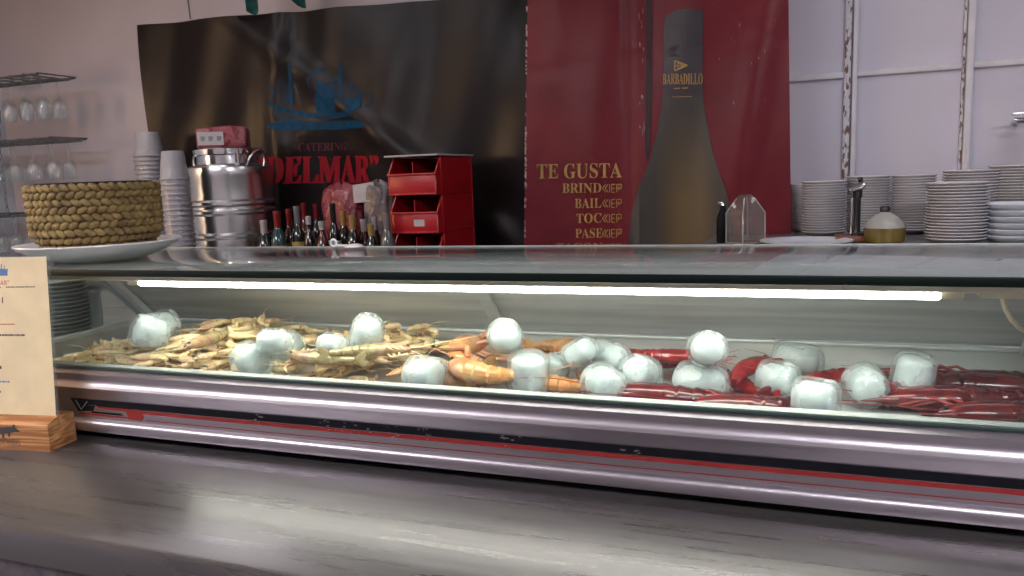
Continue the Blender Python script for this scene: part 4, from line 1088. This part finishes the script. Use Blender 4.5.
# ------------------------------------------------------------------ steel drum and the pack on it
Yd = 2.80; p = P(232, 200, Yd); rd = px_len(86, p) / 2
hd = P(232, 166, Yd).z - zl; hn = P(230, 149, Yd).z - zl
t = thing('steel_drum', 'polished stainless steel drum with ribbed body standing left of the bottles', 'drum', (p.x, Yd, zl + .0005))
def zz_(py): return P(232, py, Yd - rd * .7).z - zl
prof = [(0, 0), (rd * .94, 0), (rd * .97, .01)]
ribs = [zz_(236), zz_(212), zz_(203)]
for zr_ in sorted(ribs): prof += [(rd * .955, zr_ - .016), (rd * 1.0, zr_ - .006), (rd * 1.0, zr_ + .004), (rd * .955, zr_ + .014)]
prof += [(rd * .955, hd - .045), (rd * .97, hd - .03), (rd * .95, hd - .008), (rd * .90, hd), (rd * .74, hd + .006)]
prof += [(rd * .73, hd + .008), (0, hd + .008)]
part('drum_body', MB().lathe(prof, 64), 'steel', t, angle=35)
part('neck', MB().lathe([(rd * .66, hd), (rd * .70, hd + .006), (rd * .69, hn - .03), (rd * .75, hn - .026), (rd * .76, hn - .004), (rd * .72, hn), (0, hn)], 48), 'chrome', t)
for a_ in (math.radians(-12), math.radians(168)):
    ca, sa = math.cos(a_), math.sin(a_); pts = []
    for u in np.linspace(0, math.pi, 11):
        rr_ = rd * .92 + .045 * math.sin(u) * .7; pts.append((rr_ * ca + .045 * math.cos(u) * -sa, rr_ * sa + .045 * math.cos(u) * ca, hd - .005 + .065 * math.sin(u)))
    part('handle', MB().tube(pts, .006, 8), 'steel', t)
part('clasp', MB().tube([(rd * .62, -rd * .42, hn - .01), (rd * .66, -rd * .46, hn - .05), (rd * .70, -rd * .50, hd - .02)], .006, 8), 'chrome', t)
zp_ = zl + .0005 + hn
t = thing('red_pack', 'red film-wrapped pack with a white label lying on the steel drum', 'pack', (p.x + .002, Yd - .02, zp_ + .0005), (0, 0, math.radians(33)))
hpk = .090; wpk, dpk = .21, .13
mb = MB(); mb.box((0, 0, hpk / 2), (wpk, dpk, hpk), .012, None, 3)
bmesh.ops.subdivide_edges(mb.b, edges=mb.b.edges[:], cuts=2, use_grid_fill=True)
for v in mb.b.verts:
    v.co.z *= 1 + .06 * math.sin(v.co.x * 22 + 1); v.co.y += .003 * math.sin(v.co.x * 60 + v.co.z * 50)
part('wrapped_pack', mb, 'red_film', t)
lb_ = part('label_card', MB().box((-.045, -dpk / 2 - .0035, hpk * .46), (.105, .001, hpk * .62)), 'label', t, 'white label')
b_ = MB()
for k in (-.032, 0, .034): b_.box((-.045 + k, -dpk / 2 - .0042, hpk * .46), (.016, .0005, .020)); b_.box((-.045 + k + .006, -dpk / 2 - .0042, hpk * .50), (.010, .0005, .010))
part('label_marks', b_, 'grey_print', lb_)

# ------------------------------------------------------------------ stacks of plastic cups
def cups(px, wpx, pyt, Y, lab, topl, grp):
    p = P(px, 200, Y); rt_ = px_len(wpx, p) / 2; ztp = P(px, pyt, Y).z
    hc_ = .115; rb2 = rt_ * 1.32
    me = MB().lathe([(0, hc_), (rt_ * .96, hc_), (rt_, hc_ - .003), (rb2 * .985, .006), (rb2 * 1.06, .005), (rb2 * 1.06, 0), (rb2 * .97, 0), (rb2 * .955, .008), (rt_ * .95, hc_ - .004), (0, hc_ - .003)], 28).mesh('plastic_cup', MAT['cup'])
    cnt = int((ztp - zl - hc_) / .020) + 1; pit = (ztp - zl - hc_) / (cnt - 1)
    for k in range(cnt):
        ob = bpy.data.objects.new('plastic_cup', me); C.objects.link(ob)
        ob.location = (p.x + .0022 * k * 0, Y, zl + .0005 + k * pit); tag(ob, topl if k == cnt - 1 else lab, 'cup', grp)
cups(154, 22, 132, 2.92, 'clear plastic cup upside down in the taller column left of the drum', 'topmost cup of the taller column of plastic cups', 'cups in the taller column')
cups(177, 21, 151, 2.50, 'clear plastic cup upside down in the shorter column beside the drum', 'topmost cup of the shorter column of plastic cups', 'cups in the shorter column')

# ------------------------------------------------------------------ bottles
GL = {k: mat('bottle_' + k, tuple(q * .6 for q in c_), .12, var=.15, scale=20, coat=.5) for k, c_ in dict(dark=(.010, .010, .012), green=(.012, .022, .012), brown=(.05, .018, .010), red=(.10, .008, .010), clear=(.18, .18, .17), teal=(.02, .08, .085)).items()}
CP = {k: mat('cap_' + k, tuple(q * .7 for q in c_), .35, var=.1, scale=40) for k, c_ in dict(white=(.50, .47, .48), red=(.26, .012, .018), gold=(.42, .28, .08), black=(.01, .01, .012), grey=(.22, .21, .21)).items()}
LB = {k: mat('bottle_label_' + k, c_, .6, var=.15, scale=40) for k, c_ in dict(orange=(.34, .09, .03), white=(.45, .43, .42), yellow=(.38, .27, .06), dark=(.03, .02, .02), red=(.20, .01, .015)).items()}
for (px, pyt, wpx, Y, g, cp_, cap, lbl, lab) in [
    (264, 220, 14, 2.64, 'dark', 'white', .07, 'red', 'dark bottle with a white neck wrap, nearest the drum'),
    (278, 211, 15, 2.66, 'teal', 'red', .085, 'orange', 'teal shouldered bottle with a red capsule and orange label'),
    (290, 209, 12, 2.74, 'brown', 'red', .085, 'dark', 'slim brown bottle with a long red capsule'),
    (298, 206, 13, 2.72, 'green', 'grey', .08, 'yellow', 'dark green bottle with a grey capsule and yellow label'),
    (305, 203, 12, 2.90, 'red', 'red', .07, 'dark', 'red bottle standing in the second row behind the grey capsule'),
    (309, 216, 11, 2.66, 'dark', 'white', .035, 'red', 'short dark bottle with a small white screw cap'),
    (317, 204, 11, 2.92, 'dark', 'red', .07, 'dark', 'dark bottle with a red cap in the back row'),
    (322, 221, 13, 2.64, 'red', 'white', .035, 'red', 'short wine-red bottle with a tilted white cap'),
    (334, 203, 12, 2.70, 'dark', 'black', .10, 'white', 'tall black bottle with a narrow white label'),
    (344, 211, 13, 2.80, 'green', 'gold', .06, 'dark', 'dark bottle with a pale gold capsule in the back'),
    (353, 215, 14, 2.68, 'dark', 'gold', .085, 'dark', 'dark bottle with a bright gold capsule'),
    (364, 219, 13, 2.74, 'brown', 'white', .06, 'dark', 'brown bottle with a whitish capsule under the white paper'),
    (371, 224, 13, 2.62, 'dark', 'gold', .085, 'yellow', 'short dark bottle with a gold neck foil in front'),
    (375, 217, 12, 2.78, 'green', 'white', .06, 'dark', 'green bottle with a white capsule behind the gold foil one'),
    (387, 213, 14, 2.63, 'clear', 'grey', .07, 'white', 'clear bottle with a silver neck next to the red bins')]:
    p = P(px, 230, Y); r_ = px_len(wpx, p) / 2 * 1.05; h_ = P(px, pyt, Y).z - zl
    t = thing('bottle', lab, 'bottle', (p.x, Y, zl + .0005)); nr = r_ * .36; sh = h_ * .60
    part('bottle_body', MB().lathe([(0, 0), (r_ * .92, 0), (r_, .006), (r_, sh - .03), (r_ * .93, sh - .012), (r_ * .62, sh + .014), (nr * 1.05, sh + .035), (nr, h_ - .012), (nr * 1.15, h_ - .010), (nr * 1.15, h_ - .003), (0, h_ - .002)], 24), GL[g], t)
    part('cap', MB().lathe([(nr * 1.08, h_ - cap), (nr * 1.2, h_ - cap), (nr * 1.24, h_ - .018), (nr * 1.36, h_ - .014), (nr * 1.30, h_ - .001), (0, h_)], 20), CP[cp_], t)
    part('label', MB().lathe([(r_ * 1.005, sh * .30), (r_ * 1.012, sh * .31), (r_ * 1.012, sh - .045), (r_ * 1.005, sh - .043)], 24), LB[lbl], t)
# red crinkled bag behind the bottles
def sack(name, lab, pxa, pxb, pyt, Y, dpt, m, seed):
    a_, c_ = P(pxa, pyt, Y), P(pxb, pyt, Y); wd = (c_.x - a_.x) / 2; hh = a_.z - zl; rr = random.Random(seed); f1, f2, f3 = (rr.uniform(0, 6) for _ in range(3))
    mb = MB()
    def fn(u, v):
        th = u * 2 * math.pi; k = (.86 + .16 * math.sin(v * 3.0)) if v < .9 else (.86 + .16 * math.sin(2.7)) * (1 - ((v - .9) / .1) ** 2 * .9)
        w1 = 1 + .05 * math.sin(5 * th + f1 + 9 * v) + .04 * math.sin(9 * th + f2 - 13 * v)
        ex = .75
        cx__ = math.copysign(abs(math.cos(th)) ** ex, math.cos(th)); sy__ = math.copysign(abs(math.sin(th)) ** ex, math.sin(th))
        return (wd * k * w1 * cx__, dpt * k * w1 * sy__, hh * v * (1 + .02 * math.sin(3 * th + f3) * v))
    mb.grid(fn, 40, 30, True)
    return solo(name, mb, m, lab, 'bag', ((a_.x + c_.x) / 2, Y, zl + .0005), angle=60)
s1_ = sack('red_bag', 'tall red crinkled bag standing behind the bottles under the lettering', 323, 360, 184, 2.93, .045, 'red_film', 3)
s2_ = sack('grey_bag', 'grey crinkled plastic bag standing between the red bag and the red bins', 364, 393, 181, 2.90, .035, 'grey_film', 4)
a_ = P(363.5, 193, 2.875); 
solo('paper_note', MB().poly3([P(352.5, 185, 2.875), P(373, 182, 2.875), P(376, 201.5, 2.87), P(354, 203, 2.87)], (0, .002, 0)), 'label', 'white paper slip fixed on the front of the grey bag', 'paper')

# ------------------------------------------------------------------ hanging glass rack
def wineglass_parts():
    t = thing('wine_glass', 'x', 'glass'); 
    part('bowl', MB().lathe([(.0045, -.095), (.018, -.103), (.030, -.122), (.034, -.148), (.031, -.178), (.0275, -.195), (.0268, -.195), (.030, -.178), (.0328, -.148), (.029, -.123), (.0, -.100)], 24), 'stemglass', t)
    part('stem', MB().lathe([(0, -.004), (.008, -.006), (.0042, -.014), (.0036, -.06), (.0045, -.096), (0, -.096)], 12), 'stemglass', t)
    part('foot', MB().lathe([(0, 0), (.032, 0), (.033, -.002), (.010, -.005), (0, -.005)], 24), 'stemglass', t)
    return t
g0 = wineglass_parts(); g_used = False
Yk = 2.92
for tier, (px0, px1, pyr, cnt, lab) in enumerate([(-45, 57, 80, 6, 'top'), (-45, 69, 142, 6, 'middle'), (-45, 28, 214, 5, 'lowest')]):
    a_, c_ = P(px0, pyr, Yk), P(px1, pyr, Yk); z_ = P(20, pyr, Yk).z
    t = thing('hanging_rack', '%s wire rack tier for upside-down glasses at the left wall' % lab, 'rack', (a_.x, Yk, z_), (0, 0, 0), 'hanging glass rack tiers'); Lr = c_.x - a_.x
    for yy in (-.10, .10): part('rail', MB().tube([(0, yy, .0), (Lr, yy, .0)], .006, 8), 'wire', t)
    for k in range(9): part('wire', MB().tube([(Lr * k / 8, -.11, .004), (Lr * k / 8, .11, .004)], .004, 6), 'wire', t)
    for yy in (-.075, -.012, .012, .075): part('hanger_wire', MB().tube([(0, yy, -.012), (Lr, yy, -.012)], .003, 6), 'wire', t)
    for j, yy in enumerate((-.044, .044)):
        for k in range(cnt):
            loc = (a_.x + Lr * (k + .62) / (cnt + .1), Yk + yy, z_ - .004); lb2 = '%s wine glass hanging upside down in the %s rack tier, %s row' % ('clear', lab, ('front', 'rear')[j]); gr = 'glasses of the %s tier, %s row' % (lab, ('front', 'rear')[j])
            if not g_used: g0.location = loc; g0['label'] = lb2; g0['group'] = gr; g_used = True
            else: dup(g0, loc, (0, 0, 0), lb2, gr)
    px_c, zc1 = [(8.5, z1), (14, 0), (20, 0)][tier]
    top_z = z1 if tier == 0 else prev_z
    pc = P([11, 19, 26][tier], pyr, Yk); mb = MB(); z__ = z_ + .006; k = 0
    while z__ < top_z - .008:
        l_ = min(.038, top_z - .002 - z__); ax = (1, 0) if k % 2 else (0, 1)
        pts = [(pc.x + .0065 * math.sin(u) * ax[0], Yk - .10 + .0065 * math.sin(u) * ax[1], z__ + l_ / 2 - (l_ / 2 + .003) * math.cos(u)) for u in np.linspace(0, 2 * math.pi, 13)]
        mb.tube(pts, .0022, 5, False); z__ += .034; k += 1
    solo('chain', mb, 'wire', 'thin metal chain holding the %s rack tier' % lab, 'chain')
    prev_z = z_
